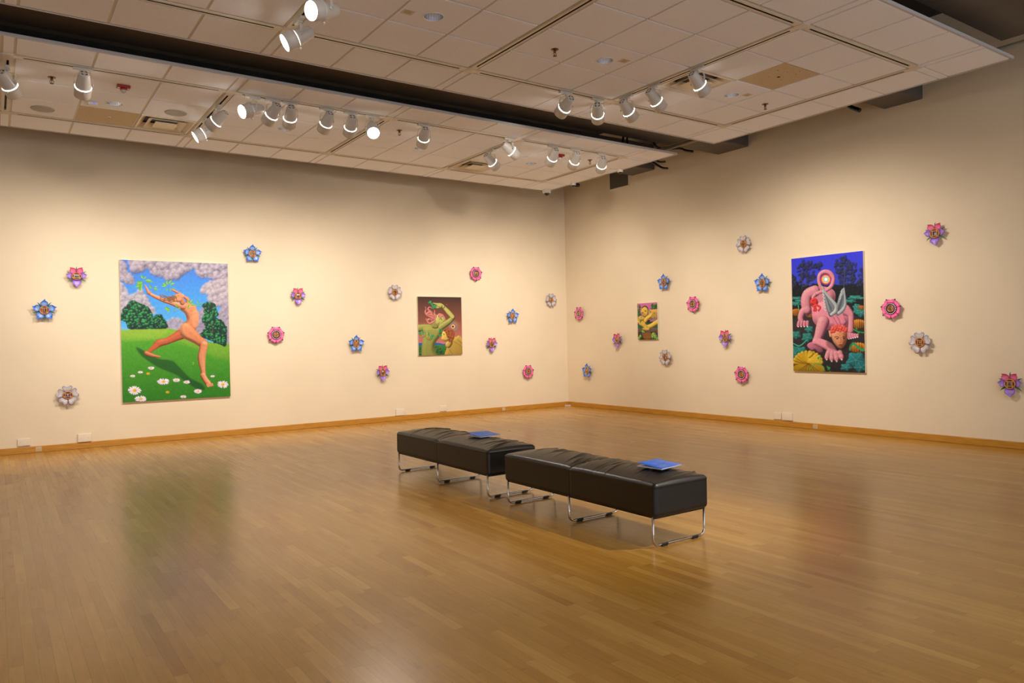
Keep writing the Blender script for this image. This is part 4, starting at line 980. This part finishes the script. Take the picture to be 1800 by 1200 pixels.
    for k in range(7): a.line([(243, 1045), (140+k*34, 1128)], 3, (92, 64, 10), alpha=.7)
    a.limb([(250, 990, 12), (275, 965, 14), (262, 950, 7)], (206, 166, 40), (92, 64, 10), (240, 210, 90))
    # creature
    P, D, H = (208, 132, 148), (96, 44, 66), (236, 180, 186)
    a.poly([(260, 430), (300, 405), (360, 400), (420, 410), (465, 440), (475, 490), (460, 540), (430, 600), (380, 640), (300, 640), (240, 600), (220, 500)], P, (196, 116, 140), 80, puff=50)
    a.limb([(300, 440, 46), (240, 470, 46), (225, 540, 46), (236, 610, 34)], P, D, H); a.limb([(236, 600, 34), (200, 610, 30), (180, 660, 26), (188, 700, 24)], P, D, H)
    for k in range(4): a.limb([(165+k*24, 700, 14), (158+k*26, 728, 13)], (206, 124, 148), D, H); a.dot(158+k*26, 737, 6, 5, (240, 236, 226))
    a.poly([(290, 560), (400, 520), (470, 560), (560, 590), (612, 640), (600, 720), (560, 760), (480, 770), (400, 760), (330, 740), (284, 690), (276, 620)], (226, 144, 162), (206, 124, 148), 60, puff=60)
    a.limb([(560, 600, 40), (600, 640, 26), (604, 710, 22), (600, 770, 26)], P, D, H)
    a.limb([(450, 640, 22), (480, 690, 28), (500, 740, 26)], (214, 128, 150), D, H, alpha=.7); a.limb([(520, 640, 24), (540, 700, 26)], (214, 128, 150), D, H, alpha=.7); a.line([(450, 650), (490, 720)], 3, (120, 56, 84), alpha=.7)
    for k in range(5): a.limb([(575+k*20, 800+k*3, 13), (580+k*19, 834-k*3, 11)], (206, 124, 148), D, H); a.dot(584+k*18, 842-k*4, 5, 5, (240, 236, 226))
    # fore arm stretched to the lower right
    a.limb([(370, 700, 52), (350, 760, 46), (330, 820, 38), (310, 860, 32)], P, D, H)
    a.poly([(232, 900), (260, 870), (330, 870), (370, 950), (330, 960), (300, 930), (270, 940)], (206, 124, 150), D, 60, puff=10)
    a.limb([(306, 862, 30), (360, 880, 34), (420, 910, 36), (450, 950, 36)], (230, 148, 166), D, H)
    for k in range(4): a.limb([(412+k*32, 962-(k-1.5)**2*2, 22), (404+k*37, 988-(k-1.5)**2*3, 22)], (214, 138, 152), D, H); a.limb([(400+k*40, 1004-(k-1.5)**2*5, 22), (398+k*41, 1012-(k-1.5)**2*6, 19)], (208, 130, 146), D, H); a.dot(396+k*42, 1030-(k-1.5)**2*7, 6, 8, (222, 216, 196))
    # tail: a loop round a moon, ending in a small red head
    a.limb([(300, 470, 15), (340, 450, 14), (400, 430, 15), (445, 390, 16), (455, 330, 17), (430, 288, 17), (385, 276, 17), (345, 300, 16), (336, 350, 15), (350, 400, 14), (370, 420, 12)], P, D, H)
    a.poly([(355, 320), (395, 292), (435, 320), (440, 350), (410, 395), (370, 395), (352, 360)], (34, 44, 120), soft=2)
    for r, c in ((44, (200, 60, 110)), (36, (236, 150, 60)), (29, (236, 210, 110)), (23, (120, 170, 206)), (17, (196, 236, 240)), (10, (236, 255, 255))): a.dot(394, 341, r, r, c)
    a.limb([(300, 472, 15), (285, 490, 13), (284, 510, 12)], P, D, H)
    a.poly([(262, 520), (285, 496), (318, 506), (328, 540), (312, 568), (285, 572), (264, 552)], (226, 64, 62), (190, 40, 46), 60, puff=20); a.line([(278, 520), (296, 512)], 3, (110, 20, 26)); a.line([(276, 545), (290, 550)], 3, (110, 20, 26))
    for q in ([(300, 560), (310, 600), (290, 600)], [(312, 556), (345, 575), (330, 600)], [(290, 566), (296, 590)]): a.limb([(x, y, 9) for x, y in q], (220, 60, 60), (120, 20, 28), (246, 120, 110))
    # wings
    W_, WD, WH = (148, 156, 160), (70, 82, 94), (204, 210, 206)
    a.poly([(360, 396), (372, 424), (398, 470), (440, 520), (476, 556), (488, 592), (470, 622), (448, 640), (438, 656), (420, 648), (404, 606), (388, 540), (372, 470)], (140, 150, 156), (100, 112, 126), 60, puff=20)
    for k in range(9): a.limb([(366+k*6, 424+k*17, 6), (388+k*6, 476+k*15, 8), (424+k*3, 610-k*1, 7)], W_, WD, WH, alpha=.85)
    for k in range(8): a.limb([(364+k*2, 408+k*26, 4), (372+k*3, 424+k*26, 7)], (196, 202, 200), WD, WH, k=1)
    for k in range(9): a.line([(372+k*7, 436+k*17), (396+k*6, 500+k*12), (426+k*3, 606)], 1.3, WD, alpha=.8)
    a.limb([(362, 400, 5), (396, 462, 9), (446, 520, 12), (480, 566, 15), (474, 610, 17), (440, 636, 13)], (166, 174, 176), WD, (220, 224, 218))
    a.poly([(540, 414), (552, 418), (552, 470), (556, 520), (558, 566), (540, 604), (512, 624), (500, 646), (480, 634), (482, 580), (490, 530), (508, 470)], (134, 146, 154), (98, 110, 126), 60, puff=18)
    for k in range(8): a.limb([(548-k*7, 440+k*15, 7), (524-k*4, 530+k*6, 8), (498-k*1, 600, 7)], W_, WD, WH, alpha=.85)
    for k in range(7): a.limb([(534-k*5, 424+k*24, 4), (524-k*4, 444+k*22, 7)], (188, 196, 196), WD, WH, k=1)
    for k in range(8): a.line([(544-k*7, 446+k*15), (520-k*4, 530+k*6), (497-k, 598)], 1.3, WD, alpha=.8)
    a.limb([(546, 418, 5), (552, 480, 8), (556, 550, 12), (536, 596, 15), (502, 626, 14)], (150, 160, 166), WD, (206, 212, 210))
    # human-like head, low in front
    a.dot(500, 880, 110, 60, (20, 18, 22), alpha=.6, soft=10)
    a.poly([(436, 790), (500, 760), (566, 780), (568, 840), (552, 890), (520, 922), (490, 912), (456, 870), (440, 830)], (222, 160, 120), (190, 118, 84), 20, puff=26)
    a.poly([(536, 790), (566, 780), (566, 850), (540, 905), (520, 920), (530, 860)], (110, 50, 40), alpha=.5, soft=5)
    a.line([(465, 828), (482, 822), (500, 832)], 3, (70, 30, 24)); a.line([(532, 826), (552, 824)], 3, (70, 30, 24)); a.dot(486, 840, 10, 5, (40, 24, 22)); a.dot(543, 838, 9, 5, (40, 24, 22)); a.line([(516, 830), (518, 868), (508, 874)], 2.4, (140, 74, 56)); a.dot(512, 892, 15, 6, (150, 40, 40)); a.line([(498, 893), (526, 891)], 1.4, (80, 16, 20))
    a.poly([(416, 770), (432, 780), (438, 820), (424, 826), (418, 800)], (226, 160, 130), puff=6)
    a.cloudmass([(432, 770), (440, 742), (480, 730), (530, 732), (568, 755), (566, 782), (520, 776), (470, 778), (440, 790)], 60, 8, 14, (226, 76, 70), (130, 26, 34), (250, 140, 126), 51)
    # near leaves lower right
    bigleaf(640, 1020, 90, .3, (40, 134, 140), (16, 74, 84), fl=.8); bigleaf(560, 1080, 56, .1, (40, 134, 140), (16, 74, 84), fl=.6); bigleaf(680, 1080, 60, .6, (30, 120, 128), (12, 66, 76), fl=.8)
    for p in ([(250, 1100), (300, 1050), (350, 1060), (380, 1110)], [(320, 1000), (345, 990), (340, 1040)], [(400, 1070), (412, 1100)], [(620, 760), (660, 780), (710, 790)]): a.line(p, 3, (50, 170, 80))
    for (x, y) in ((330, 995), (405, 1072), (420, 1076), (425, 1110), (640, 750), (660, 780)): a.leaf(x, y, 22, 40+x % 90, 8, (70, 190, 90), (20, 110, 60))
    a.mottle(.035, 6); return a
hang_painting(paint_night(), 'R', -5.847, 1.6595, 'tall night painting of a pink winged creature among pumpkins under a deep blue sky')
# ------------------------------------------------------------------ flower reliefs
def mixc(a, b, t): return tuple(a[i]*(1-t)+b[i]*t for i in range(3))
def petal_mesh(name, r0, r1, width, cols, lift=(0.016, 0.034), cup=0.016, hook=0.0, notch=0.0, thick=0.007, nu=12, nv=16, curl=0.0):
    """petal along +Z of the local XZ plane (front is -Y); width(v) = half width, cols(u, v) = paint"""
    mb = MB(); V = []; C_ = []
    for side in (0, 1):
        for j in range(nv+1):
            v = j/nv
            for i in range(nu+1):
                u = -1+2*i/nu; w = width(v); x = u*w; z = r0+(r1-r0)*v-notch*max(0, v-.55)/.45*(1-abs(u)**.8)
                if v > .8: x += hook*((v-.8)/.2)**1.6
                d = lift[0]+(lift[1]-lift[0])*math.sin(v*PI*.6)+cup*(u*u)*math.sin(min(1, v*1.3)*PI*.8)+curl*max(0, v-.75)**2*16
                V.append((x, -(d if side == 0 else max(d-thick, 0.004)), z)); C_.append(cols(u, v))
    n = (nu+1)*(nv+1); fs = []
    for j in range(nv):
        for i in range(nu):
            a = j*(nu+1)+i; fs.append((a, a+1, a+nu+2, a+nu+1)); fs.append((n+a, n+a+nu+1, n+a+nu+2, n+a+1))
    for i in range(nu): fs.append((i, n+i, n+i+1, i+1)); a = nv*(nu+1)+i; fs.append((a, a+1, n+a+1, n+a))
    for j in range(nv): a = j*(nu+1); fs.append((a, a+nu+1, n+a+nu+1, n+a)); a += nu; fs.append((a, n+a, n+a+nu+1, a+nu+1))
    mb.add(V, fs, 0, True, C_)
    return mb.mesh(name, M_glossp, True)
def interp(t, pts):
    for (a, va), (b, vb) in zip(pts, pts[1:]):
        if t <= b: k = (t-a)/(b-a+1e-9); return va*(1-k)+vb*k if not isinstance(va, tuple) else mixc(va, vb, k)
    return pts[-1][1]
S = srgb
w_blue = lambda v: interp(v, [(0, .018), (.15, .034), (.35, .045), (.5, .046), (.64, .036), (.76, .018), (.86, .008), (1, .0015)])
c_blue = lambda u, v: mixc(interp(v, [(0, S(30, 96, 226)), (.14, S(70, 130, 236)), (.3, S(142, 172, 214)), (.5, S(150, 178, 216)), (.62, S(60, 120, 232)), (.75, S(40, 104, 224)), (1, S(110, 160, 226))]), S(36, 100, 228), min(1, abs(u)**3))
w_leaf = lambda v: interp(v, [(0, .004), (.25, .0075), (.5, .0085), (.75, .006), (1, .001)])
c_leaf = lambda u, v: interp(v, [(0, S(4, 50, 24)), (.35, S(10, 112, 48)), (.8, S(14, 124, 66)), (1, S(26, 110, 60))])
w_white = lambda v: interp(v, [(0, .024), (.2, .036), (.45, .053), (.7, .063), (.85, .060), (.95, .047), (1, .034)])
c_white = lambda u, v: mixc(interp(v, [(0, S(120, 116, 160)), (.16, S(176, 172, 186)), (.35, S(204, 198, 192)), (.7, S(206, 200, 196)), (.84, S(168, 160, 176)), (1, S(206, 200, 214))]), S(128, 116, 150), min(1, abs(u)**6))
w_round = lambda v: interp(v, [(0, .034), (.3, .040), (.7, .048), (.9, .042), (1, .030)])
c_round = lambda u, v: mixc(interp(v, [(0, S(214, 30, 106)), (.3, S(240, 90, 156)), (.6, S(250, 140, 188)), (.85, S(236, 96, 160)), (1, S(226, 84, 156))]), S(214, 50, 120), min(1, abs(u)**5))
w_side = lambda v: interp(v, [(0, .026), (.2, .042), (.45, .045), (.66, .032), (.8, .014), (1, .002)])
c_purp = lambda u, v: mixc(interp(v, [(0, S(84, 50, 170)), (.18, S(128, 92, 206)), (.45, S(178, 140, 216)), (.7, S(160, 118, 214)), (1, S(176, 150, 214))]), S(124, 88, 204), min(1, abs(u)**4))
c_pink = lambda u, v: mixc(interp(v, [(0, S(214, 70, 120)), (.3, S(232, 130, 170)), (.6, S(226, 110, 150)), (.75, S(206, 50, 96)), (1, S(216, 124, 150))]), S(200, 50, 100), min(1, abs(u)**4))
w_bot = lambda v: interp(v, [(0, .030), (.2, .050), (.42, .056), (.6, .047), (.78, .030), (1, .004)])
w_pk = lambda v: interp(v, [(0, .022), (.25, .037), (.5, .041), (.7, .031), (.84, .013), (1, .002)])
PM = {
 'blue': petal_mesh('petal', .042, .151, w_blue, c_blue, hook=.010, curl=.010), 'leaf': petal_mesh('leaf', .045, .137, w_leaf, c_leaf, lift=(.012, .020), cup=.003, hook=.007, nu=4, thick=.003),
 'leafm': petal_mesh('leaf', .045, .132, w_leaf, c_leaf, lift=(.012, .020), cup=.003, hook=-.007, nu=4, thick=.003),
 'white': petal_mesh('petal', .038, .132, w_white, c_white, notch=.018, cup=.010), 'round': petal_mesh('petal', .068, .124, w_round, c_round, notch=.010, cup=.006, lift=(.030, .030)),
 'side': petal_mesh('purple_petal', .045, .127, w_side, c_purp, curl=.006), 'bottom': petal_mesh('purple_petal', .046, .146, w_bot, c_purp),
 'pinkl': petal_mesh('pink_petal', .045, .142, w_pk, c_pink, hook=-.010, curl=.008), 'pinkr': petal_mesh('pink_petal', .045, .142, w_pk, c_pink, hook=.010, curl=.008)}
OFF = -0.032
def rad(name, key, t, deg): return put(name, PM[key], t, (0, OFF, 0), (0, PI/2-math.radians(deg), 0))
RX = Matrix.Rotation(PI/2, 4, 'X')       # turns local Z of a lathe to -Y
MED = {}
def medallion_meshes(kind):
    a, b = {'square': (.058, .060), 'tall': (.052, .070), 'wide': (.062, .050), 'small': (.045, .045)}[kind]
    ax, bz = a, b; fr = MB(); ring = []
    fr.lathe([(1-.20, .034), (1-.17, .042), (1-.10, .046), (1-.03, .042), (1.0, .032), (1.0, .004), (.3, .004)], 44, RX @ Matrix.Diagonal((ax, bz, 1, 1)), caps=False)
    m = {'frame': fr.mesh('medallion', M_gold)}
    m['recess'] = MB().lathe([(0.001, .026), (.84, .026)], 36, RX @ Matrix.Diagonal((ax, bz, 1, 1)), caps=False).mesh('recess', M_maroon)
    pw, ph = {'square': (.026, .027), 'tall': (.020, .036), 'wide': (.030, .020), 'small': (.021, .021)}[kind]
    mb = MB(); t = .0035; y0, y1 = -.040, -.026
    def ell(x): return bz*.80*math.sqrt(max(0, 1-(x/ax)**2/.64))
    def elx(z): return ax*.80*math.sqrt(max(0, 1-(z/bz)**2/.64))
    for s in (-1, 1):
        h = max(ell(pw), ph); mb.rbox((s*pw-t, y0, -h), (s*pw+t, y1, h), .001); w = max(elx(ph), pw); mb.rbox((-w, y0+.001, s*ph-t), (w, y1, s*ph+t), .001)
    m['bars'] = mb.mesh('inner_frame', M_gold); m['size'] = (pw-t, ph-t)
    return m
for k in ('square', 'tall', 'wide', 'small'): MED[k] = medallion_meshes(k)
def miniature(pw, ph, scheme, seed):
    g = np.random.default_rng(seed); n = 16
    sky, mid, fig = scheme; hz = .35+.3*g.random(); fx = .35+.3*g.random(); fy = .35+.3*g.random(); fr_ = .16+.1*g.random()
    nz = g.random((n+1, n+1))
    def fn(u, v):
        c = sky if v > hz+.08*math.sin(u*7+seed) else mid
        if ((u-fx)/fr_)**2+((v-fy)/(fr_*1.5))**2 < 1: c = fig
        k = .75+.5*nz[int(u*n), int(v*n)]; c = tuple(min(1, q*k) for q in c)
        return ((-pw+2*pw*u), -.0305, (-ph+2*ph*v)), c
    return MB().grid(n, n, fn).mesh('miniature_picture', M_glossp, True)
SCH = {'dark': (S(20, 22, 24), S(36, 26, 18), S(196, 100, 40)), 'land': (S(150, 176, 214), S(30, 70, 32), S(24, 50, 40)), 'blue': (S(40, 90, 170), S(16, 30, 66), S(220, 200, 190)), 'green': (S(60, 66, 30), S(40, 46, 20), S(128, 124, 66)), 'grey': (S(206, 202, 196), S(26, 26, 34), S(70, 76, 90)),
       'teal': (S(176, 130, 96), S(140, 96, 66), S(40, 90, 96)), 'brown': (S(150, 110, 70), S(84, 54, 34), S(196, 160, 110)), 'black': (S(12, 12, 14), S(16, 16, 18), S(150, 148, 146))}
def flower(kind, wall, s, z, med, sch, seed, label):
    t = empty('flower_relief', (s, 0, z) if wall == 'L' else (0, s, z), (0, 0, 0 if wall == 'L' else -PI/2)); tag(t, label, 'wall sculpture', {'blue': 'blue five-petalled flower reliefs', 'white': 'white five-petalled flower reliefs', 'round': 'round pink flower reliefs with pearls', 'pp': 'pink and purple flower reliefs with green leaves'}[kind])
    put('wall_mount', MOUNT, t)
    if kind == 'blue':
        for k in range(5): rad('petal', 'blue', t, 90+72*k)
        for k in range(5): rad('leaf', ('leaf', 'leafm', 'leaf', 'leaf', 'leafm')[k], t, 54+72*k)
    elif kind == 'white':
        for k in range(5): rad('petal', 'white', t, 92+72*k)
    elif kind == 'pp':
        rad('pink_petal', 'pinkl', t, 120); rad('pink_petal', 'pinkr', t, 62); rad('purple_petal', 'side', t, 8); rad('purple_petal', 'side', t, 174); rad('purple_petal', 'bottom', t, -90)
        for a, kk in ((90, 'leaf'), (31, 'leaf'), (152, 'leafm'), (-32, 'leaf'), (-145, 'leafm')): rad('leaf', kk, t, a)
    else:
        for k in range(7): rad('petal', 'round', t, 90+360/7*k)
        for k in range(7): put('steel_ball', BALL, t, (.130*math.cos(math.radians(-90+360/7*k)), OFF-.030, .130*math.sin(math.radians(-90+360/7*k))))
        put('plum_dish', DISH, t, (0, OFF, 0))
        for k in range(20): q = 2*PI*k/20; put('pearl', PEARL, t, (.066*math.cos(q), OFF-.040, .066*math.sin(q)))
    M_ = MED[med]; md = put('medallion', M_['frame'], t, (0, OFF, 0)); put('recess', M_['recess'], md); put('inner_frame', M_['bars'], md); put('miniature_picture', miniature(*M_['size'], SCH[sch], seed), md)
    return t
MOUNT = MB().lathe([(.038, 0.0), (.038, .044), (.034, .048)], 24, RX).mesh('wall_mount', M_maroon)
BALL = MB().sphere((0, 0, 0), .0115, 14, 8).mesh('steel_ball', M_steel); PEARL = MB().sphere((0, 0, 0), .0068, 10, 6).mesh('pearl', M_pearl)
DISH = MB().lathe([(.04, .034), (.076, .034), (.079, .030), (.079, .006)], 40, RX, caps=False).mesh('plum_dish', M_plum)
for i, q in enumerate([
 ('pp', 'L', -8.722, 2.386, 'wide', 'land', 'pink and purple flower left of the dancer painting, above the blue one'),
 ('blue', 'L', -9.109, 1.916, 'square', 'dark', 'blue flower with the orange flame-like picture, furthest left on the wall'),
 ('white', 'L', -8.861, 0.753, 'wide', 'blue', 'white flower low at the far left, left of the dancer painting'),
 ('blue', 'L', -6.331, 2.808, 'square', 'green', 'blue flower just above and right of the dancer painting'),
 ('pp', 'L', -5.621, 2.166, 'square', 'grey', 'pink and purple flower with a grey seascape, upper right of the dancer painting'),
 ('round', 'L', -5.991, 1.538, 'small', 'teal', 'round pink pearl flower just right of the dancer painting'),
 ('white', 'L', -3.897, 2.251, 'square', 'dark', 'white flower left of the top corner of the raised arm painting'),
 ('blue', 'L', -4.638, 1.366, 'tall', 'brown', 'blue flower halfway between the two left wall paintings'),
 ('pp', 'L', -4.161, 0.859, 'tall', 'grey', 'pink and purple flower low above the cover plate, left of the raised arm painting'),
 ('round', 'L', -2.214, 2.631, 'small', 'grey', 'round pink pearl flower highest up, above and right of the raised arm painting'),
 ('white', 'L', -0.442, 2.157, 'small', 'brown', 'white flower on the left wall nearest the room corner'),
 ('blue', 'L', -1.399, 1.832, 'tall', 'brown', 'blue flower right of the raised arm painting'),
 ('pp', 'L', -1.895, 1.299, 'tall', 'black', 'pink and purple flower beside the lower right of the raised arm painting'),
 ('round', 'L', -1.049, 0.742, 'small', 'dark', 'round pink pearl flower lowest on the left wall near the corner'),
 ('round', 'R', -0.461, 1.872, 'small', 'brown', 'round pink pearl flower on the right wall nearest the room corner'),
 ('pp', 'R', -1.562, 1.329, 'tall', 'grey', 'pink and purple flower left of the small yellow face painting'),
 ('blue', 'R', -0.683, 0.729, 'tall', 'grey', 'blue flower lowest on the right wall beside the corner'),
 ('blue', 'R', -2.776, 2.322, 'tall', 'black', 'blue flower above the small yellow face painting'),
 ('white', 'R', -2.772, 1.017, 'square', 'blue', 'white flower with a bright blue centre, below the small yellow face painting'),
 ('round', 'R', -3.422, 1.910, 'small', 'green', 'round pink pearl flower right of the small yellow face painting'),
 ('pp', 'R', -4.081, 1.337, 'tall', 'black', 'pink and purple flower midway between the two right wall paintings'),
 ('white', 'R', -4.473, 2.795, 'square', 'green', 'white flower highest on the right wall, upper left of the night painting'),
 ('blue', 'R', -4.806, 2.160, 'tall', 'green', 'blue flower just left of the night painting'),
 ('round', 'R', -4.385, 0.759, 'small', 'brown', 'round pink pearl flower low left of the night painting'),
 ('round', 'R', -6.775, 1.684, 'small', 'black', 'round pink pearl flower just right of the night painting'),
 ('white', 'R', -7.140, 1.240, 'square', 'brown', 'white flower to the lower right of the night painting'),
 ('pp', 'R', -7.345, 2.594, 'square', 'black', 'pink and purple flower highest at the right of the photo'),
 ('pp', 'R', -8.150, 0.754, 'square', 'teal', 'pink and purple flower low at the right border of the photo')]):
    flower(q[0], q[1], q[2], q[3], q[4], q[5], 100+i, q[6])

# ------------------------------------------------------------------ benches
def bench(x0, x1, y0, y1, seed, label):
    L = y1-y0; hx = (x1-x0)/2; t = empty('bench', ((x0+x1)/2, (y0+y1)/2, 0)); tag(t, label, 'bench', 'black leather benches')
    g = np.random.default_rng(seed); R = []
    for k in range(64):
        cy = (g.random()-.5)*L*.9; cx = .10+.16*g.random() if g.random() < .75 else -.1+.2*g.random()
        R.append((cx, cy, .08+.10*g.random(), .006+.007*g.random(), .0042+.005*g.random(), .35+.6*g.random(), 1 if g.random() > .5 else -1))
    def fn(p, n):
        x, y, z = p; topw = max(0, min(1, (z-.395)/.03))
        if topw > 0:
            dz = .034*(1-(x/hx)**2)*(1-(2*y/L)**8)-.004
            for (cx, cy, ln, wd, am, sl, sg) in R:
                yy = y-cy-(x-cx)*sl*.6; dz += sg*am*math.exp(-(yy/wd)**2)*math.exp(-((x-cx)/ln)**2)
            dz -= .006*math.exp(-(y/.006)**2)+.006*math.exp(-(y/.05)**2)
            p = p+np.array([0, 0, dz*topw])
        else: p = p+np.array([-np.sign(x)*.003*math.exp(-(y/.006)**2) if abs(x) > hx-.01 else 0, 0, 0])
        # piping line round the top edge
        if .404 < z < .416 and (abs(x) > hx-.03 or abs(y) > L/2-.03): p = p+np.array([np.sign(x)*.0022 if abs(x) > hx-.012 else 0, np.sign(y)*.0022 if abs(y) > L/2-.012 else 0, 0])
        return p
    MB().rbox((-hx, -L/2, .200), (hx, L/2, .432), .030, 4, nn=(40, 300, 16), fn=fn).build('upholstered_seat', M_leather, t)
    MB().rbox((-hx+.02, -L/2+.02, .192), (hx-.02, L/2-.02, .206), .004).build('base_board', M_black, t)
    fy = [-L/2+.035, 0.03, L/2-.035]
    for y in fy:
        r = .0086; X = hx-.014; c = .045; pts = [(-X, y, .205), (-X, y, c+.012)]
        for k in range(1, 7): q = PI*k/12; pts.append((-X+c*(1-math.cos(q)), y, .014+c*(1-math.sin(q))))
        pts += [(-X+c+.01, y, .014), (X-c-.01, y, .014)]
        for k in range(0, 6): q = PI/2-PI*k/12; pts.append((X-c*(1-math.cos(q)), y, .014+c*(1-math.sin(q))))
        pts += [(X, y, c+.012), (X, y, .205)]
        lg = MB().tube(pts, r, 12).build('sled_leg', M_chrome, t)
        for sx in (-1, 1):
            MB().rbox((sx*(X-.10)-.024, y-.012, .0), (sx*(X-.10)+.024, y+.012, .007), .003).build('floor_glide', M_black, lg)
            MB().rbox((sx*(X-.10)-.032, y-.0105, .005), (sx*(X-.10)+.032, y+.0105, .019), .003).build('glide_clip', M_black, lg)
    return t
bench(-6.165, -5.640, -8.470, -6.715, 1, 'nearer black leather bench with a blue catalogue at its right end')
bench(-6.165, -5.640, -6.470, -4.660, 2, 'farther black leather bench partly hidden behind the nearer one')

def book(c, rz, w, h, label, seed):
    t = empty('catalogue', c, (0, 0, rz)); tag(t, label, 'book', 'blue catalogues on the benches')
    def sheet(z0, lift, th):
        def fn(u, v):
            x = -w/2+w*u; y = -h/2+h*v; return (x, y, z0+lift*(1-u)**1.3*(1-.25*v)), (1, 1, 1)
        mb = MB().grid(10, 4, fn); n = len(mb.v); mb.v += [(x, y, z-th) for x, y, z in mb.v[:n]]; mb.c += [(1, 1, 1)]*n
        k = len(mb.f)
        for f in mb.f[:k]: mb.f.append([i+n for i in f][::-1]); mb.m.append(0); mb.sm.append(True)
        W_ = 11
        ring = [i for i in range(W_)]+[W_*j+10 for j in range(1, 5)]+[W_*4+i for i in range(9, -1, -1)]+[W_*j for j in range(3, 0, -1)]
        for a, b in zip(ring, ring[1:]+ring[:1]): mb.f.append([a, a+n, b+n, b]); mb.m.append(0); mb.sm.append(False)
        return mb
    bk = MB().rbox((-w/2, -h/2, 0.0), (w/2, h/2, 0.0012), .0005).build('back_cover', M_bookblue, t)
    pg = sheet(.0075, .0015, .006).build('pages', M_paper, t)
    fc = sheet(.0092, .024, .0012).build('front_cover', M_bookblue, t)
    # cover lettering and small gold figures, laid along the curved cover
    def zc(x, y): u = (x+w/2)/w; v = (y+h/2)/h; return .0092+.024*(1-u)**1.3*(1-.25*v)+.0014
    mb = MB(); g = np.random.default_rng(seed)
    for (x, y, l) in ((-.02, -.06, .05), (-.005, -.058, .035), (.045, -.10, .10), (.058, -.095, .085), (.07, -.10, .11)):
        k = 0
        while k < l:
            s_ = .004+.004*g.random(); Y = y+k; mb.add([(x, Y, zc(x, Y)), (x, Y+s_, zc(x, Y+s_)), (x+.006, Y+s_, zc(x+.006, Y+s_)), (x+.006, Y, zc(x+.006, Y))], [(3, 2, 1, 0)]); k += s_+.002
    mb.build('cover_lettering', M_ink, fc)
    mb = MB()
    for (x, y) in ((-.045, .035), (-.025, .03), (-.005, .022), (-.015, .06), (.02, .06), (.03, .04), (.045, .005), (.035, -.035)):
        mb.lathe([(.0045, 0), (.0045, .0006)], 8, Matrix.Translation((x, y, zc(x, y)-.0002)))
    mb.build('cover_ornament', M_goldink, fc)
book((-5.828, -8.190, .4735), math.radians(-80), .205, .25, 'blue catalogue with gold dots lying on the nearer bench', 3)
book((-5.833, -5.887, .4735), math.radians(-83), .20, .245, 'blue catalogue lying on the farther bench', 4)
